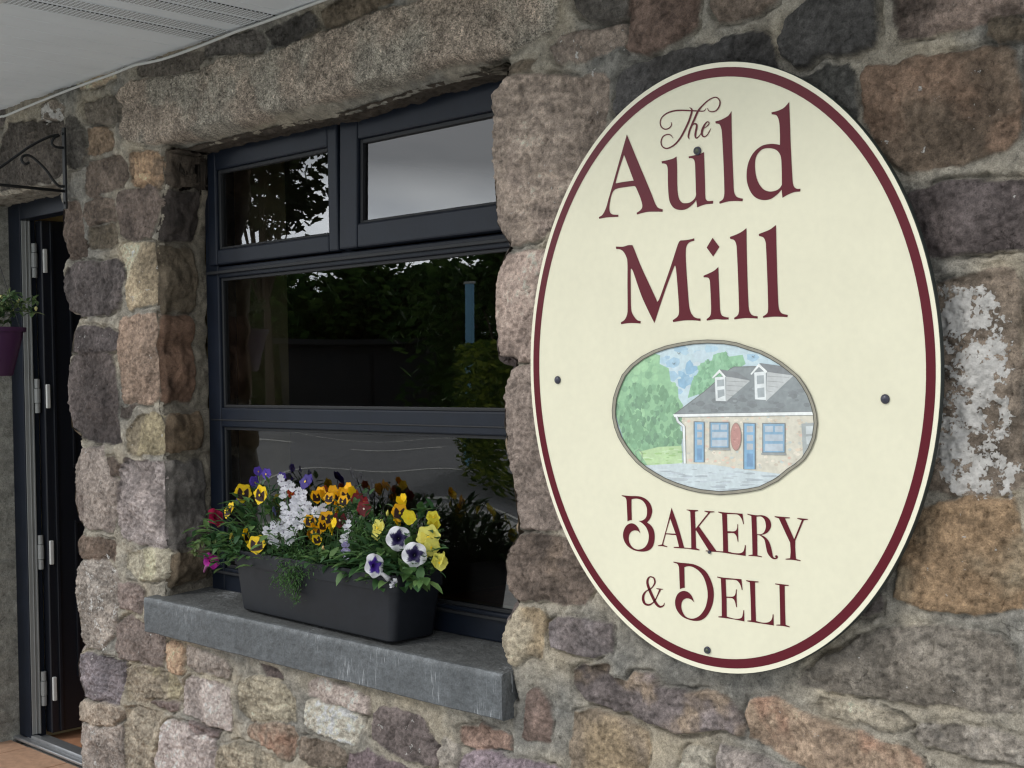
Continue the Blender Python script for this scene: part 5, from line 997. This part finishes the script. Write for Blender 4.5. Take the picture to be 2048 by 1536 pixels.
b = MB(); b.box(-60, 30, -5.35, -5.2005, -.13, .008); tag(b.build('kerb', PAVE, bevel=.01), kind='structure')
sheet_plane('road', -90, 60, -15.0, -5.3505, -.022, ASPH)
sheet_plane('far_verge_path', -90, 60, -17.2, -15.3, .02, PAVE)
b = MB(); b.box(-90, 60, -15.30, -15.001, -.1, .10); tag(b.build('far_kerb', PAVE, bevel=.01), kind='structure')
for (y0, y1) in ((-5.75, -5.65), (-7.62, -7.54), (-12.0, -11.9), (-14.6, -14.5)): sheet_plane('edge_line', -80, 50, y0, y1, -.018, LINEP)
b = MB()
for i in range(28): b.add([(-70+4.5*i, -10.25, -.018), (-67.8+4.5*i, -10.25, -.018), (-67.8+4.5*i, -10.13, -.018), (-70+4.5*i, -10.13, -.018)], [(0, 1, 2, 3)])
tag(b.build('centre_line', LINEP), kind='structure')
step = MB(); g_ = .004
for i in range(-5, 5):
    for j in range(3):
        x0 = -4.42+.30*i; y0 = .122-.30*(j+1); step.box(x0+g_, x0+.30-g_, y0+g_, y0+.30-g_, .004, .026+random.uniform(-.0008, .0008))
so_ = step.build('doorstep_tiles', TILE, bevel=.003); tag(so_, 'row of worn terracotta floor tiles laid before the doorway', 'tiles')
b = MB(); b.box(-5.93, -2.92, -.78, .1225, .001, .020); tag(b.build('step_bed', PAVE), kind='structure')
# far trees, hedge and hill
ENVL = mat('tree leaf', (1, 1, 1), .6, attr=True, trans=.2); BARK = mat('bark', lin((84, 72, 60)), .9, noise=(8, .3))
def tree(name, x, y, h, cr, n, lab, cat='tree', group=None, base_=.25, leaf_s=.22, cols=((62,92,46),(80,112,54),(50,78,42),(96,124,64)), lob=9, gap=0.0, tr_=True, tk=1.0):
    e = empty(name, (x, y, 0), lab, cat, group); b = MB(); b.tube([(x, y, -.1), (x+.1, y, h*.3), (x, y+.1, h*.62)], [h*.028*tk, h*.02*tk, h*.008*tk], 8)
    C_ = []; q_ = random.Random(int(abs(x*13+y*7)))
    for i in range(lob):
        a = q_.uniform(0, 6.283); zz_ = h*(base_+.12+(1-base_-.2)*q_.random()); rad = cr*q_.uniform(.15, .75)*(1.15-.75*abs((zz_/h)-.5)*1.1); c = (x+rad*math.cos(a), y+rad*math.sin(a), zz_); C_.append((c, cr*q_.uniform(.28, .5)))
        b.tube([(x, y, h*.3), (x+(c[0]-x)*.5, y+(c[1]-y)*.5, (h*.3+c[2])*.5+.1), c], [h*.010*tk, h*.006*tk, h*.002*tk], 5)
    if tr_: b.build('trunk', BARK, e)
    b = MB()
    for i in range(n):
        c, r_ = C_[q_.randrange(lob)]; v = Vector((q_.gauss(0, 1), q_.gauss(0, 1), q_.gauss(0, 1))).normalized()*(r_*q_.random()**.45); p = Vector(c)+v; s_ = leaf_s*q_.uniform(.6, 1.4)
        d1 = Vector((q_.gauss(0, 1), q_.gauss(0, 1), q_.gauss(0, .6))).normalized(); d2 = d1.orthogonal().normalized(); k = q_.uniform(.8, 1.25); b.col = tuple(k*a_ for a_ in lin(q_.choice(cols)))
        b.add([p-d1*s_, p+d2*s_*.45, p+d1*s_, p-d2*s_*.45], [(0, 1, 2, 3)])
    b.build('crown', ENVL, e); return e
def mirror_pt(u, dist, y0=.17):
    """where, across the road, the glass at picture column u sends the view, dist metres away"""
    p = at(u, 730, y0); d = np.array([p[0]-CAM[0], -(p[1]-CAM[1])]); d /= np.linalg.norm(d); return p[0]+d[0]*dist, p[1]+d[1]*dist
TG = 'trees across the road'
labs = ['tall leafy tree across the road with gaps in its crown', 'broad dark green tree far across the road', 'round hedgerow tree farthest along the road', 'mid green tree in the hedgerow beyond the road', 'dense dark thorn tree in the hedgerow', 'spreading ash tree beyond the far pavement', 'low bushy tree at the near end of the hedgerow', 'slim tree standing behind the hedgerow', 'olive green tree at the end of the hedgerow', 'dark conifer-like tree behind the hedgerow']
spec = [(430, 44, 5.6, 3.0), (490, 46, 5.2, 3.0), (545, 42, 4.7, 2.8), (600, 44, 4.9, 2.9), (655, 43, 4.6, 2.7), (705, 45, 5.0, 2.9), (755, 42, 4.4, 2.5), (805, 46, 4.5, 2.5), (855, 43, 4.6, 2.5), (905, 45, 5.0, 2.6)]
for i, (u, ds, h, cr) in enumerate(spec):
    x, y = mirror_pt(u, ds); tree('hedgerow_tree', x, y, h, cr, 4200, labs[i], 'tree', TG, .0, .22, lob=16)
x, y = mirror_pt(960, 30); tree('hedgerow_tree', x, y, 4.4, 2.4, 2600, 'near bushy tree behind the blue post across the road', 'tree', TG, .0, .16, lob=14)
x, y = mirror_pt(1010, 26); tree('hedgerow_tree', x, y, 4.2, 2.2, 2600, 'bushy tree to the right of the blue post across the road', 'tree', TG, .0, .16, lob=14)
x, y = mirror_pt(535, 25); tree('broadleaf_tree', x, y, 9.0, 2.2, 2700, 'tall open crowned tree at the roadside across from the shop', 'tree', None, .40, .15, lob=24, cols=((34,44,26),(46,56,32),(60,70,38)), tk=.42)
# dark shaded shed front across the road and a clipped hedge
DK = mat('dark stained boards', lin((40, 40, 42)), .7, noise=(2, .2)); 
x0, y0 = mirror_pt(560, 33); x1, y1 = mirror_pt(850, 33)
b = MB(); V_ = []
dd = Vector((x1-x0, y1-y0, 0)); LL = dd.length; ang = math.atan2(dd.y, dd.x); Mx = Matrix.Translation((x0, y0, 0)) @ Matrix.Rotation(ang, 4, 'Z')
e = empty('dark_barn', (x0, y0, 0), 'low dark boarded barn with a shallow grey roof across the road', 'building')
b.box(0, LL, -4, 0, 0, 2.15, Mx); b.build('wall', DK, e)
b = MB(); b.box(-.3, LL+.3, -4.3, .35, 2.15, 2.3, Mx); b.build('roof', mat('roof sheet', lin((40, 42, 44)), .8), e)
b = MB(); 
for k_ in (.2, .62): b.box(LL*k_, LL*k_+1.8, .001, .03, .05, 1.9, Mx)
b.build('door', mat('dark door boards', lin((30, 32, 36)), .6), e)
HEDL = ((92,116,44),(120,138,52),(60,88,34),(150,164,66))
hx, hy = mirror_pt(985, 10.3); b = MB(); q_ = random.Random(9)
for i in range(5200):
    a = q_.uniform(-1.25, 1.25); p = Vector((hx+a*.75+q_.uniform(-.28, .28), hy+a*.66+q_.uniform(-.28, .28), 1.66*q_.random()**.8)); s_ = q_.uniform(.03, .06); d1 = Vector((q_.gauss(0, 1), q_.gauss(0, 1), q_.gauss(0, .6))).normalized(); d2 = d1.orthogonal().normalized(); b.col = lin(q_.choice(HEDL)); b.add([p-d1*s_, p+d2*s_*.5, p+d1*s_, p-d2*s_*.5], [(0, 1, 2, 3)])
tag(b.build('clipped_hedge', ENVL), 'clipped yellow green hedge across the road beside the blue post', 'hedge')
BL = mat('blue painted steel', lin((128, 184, 218)), .4); px_, py_ = mirror_pt(941, 11.5)
e = empty('blue_post', (px_, py_, 0), 'flat topped sky blue post standing at the roadside opposite the window', 'post')
b = MB(); b.box(px_-.05, px_+.05, py_-.03, py_+.03, 0, 2.36); b.build('post', BL, e, bevel=.006); b = MB(); b.box(px_-.062, px_+.062, py_-.042, py_+.042, 2.36, 2.385); b.box(px_-.11, px_+.11, py_-.09, py_+.09, -.02, .02); b.build('cap_and_foot', WHITE, e, bevel=.004)
HILL = mat('far wooded hill', lin((66, 84, 66)), .95, noise=((.02, .2), (.15, .2)))
b = MB(); nn_ = 60; vs = []
for i in range(nn_+1):
    t_ = i/nn_; xx = -620+700*t_
    for j in range(9): s_ = j/8; yy_ = -160-300*s_; vs.append((xx, yy_, -1+ (14+10*math.sin(t_*7+1)+6*math.sin(t_*17))*math.sin(min(1, s_*1.4)*math.pi/2)*max(0, 1-.9*max(0, t_-.62)/.38)))
b.add(vs, [(i*9+j, i*9+j+1, (i+1)*9+j+1, (i+1)*9+j) for i in range(nn_) for j in range(8)]); tag(b.build('hills', HILL, smooth=True), kind='structure')
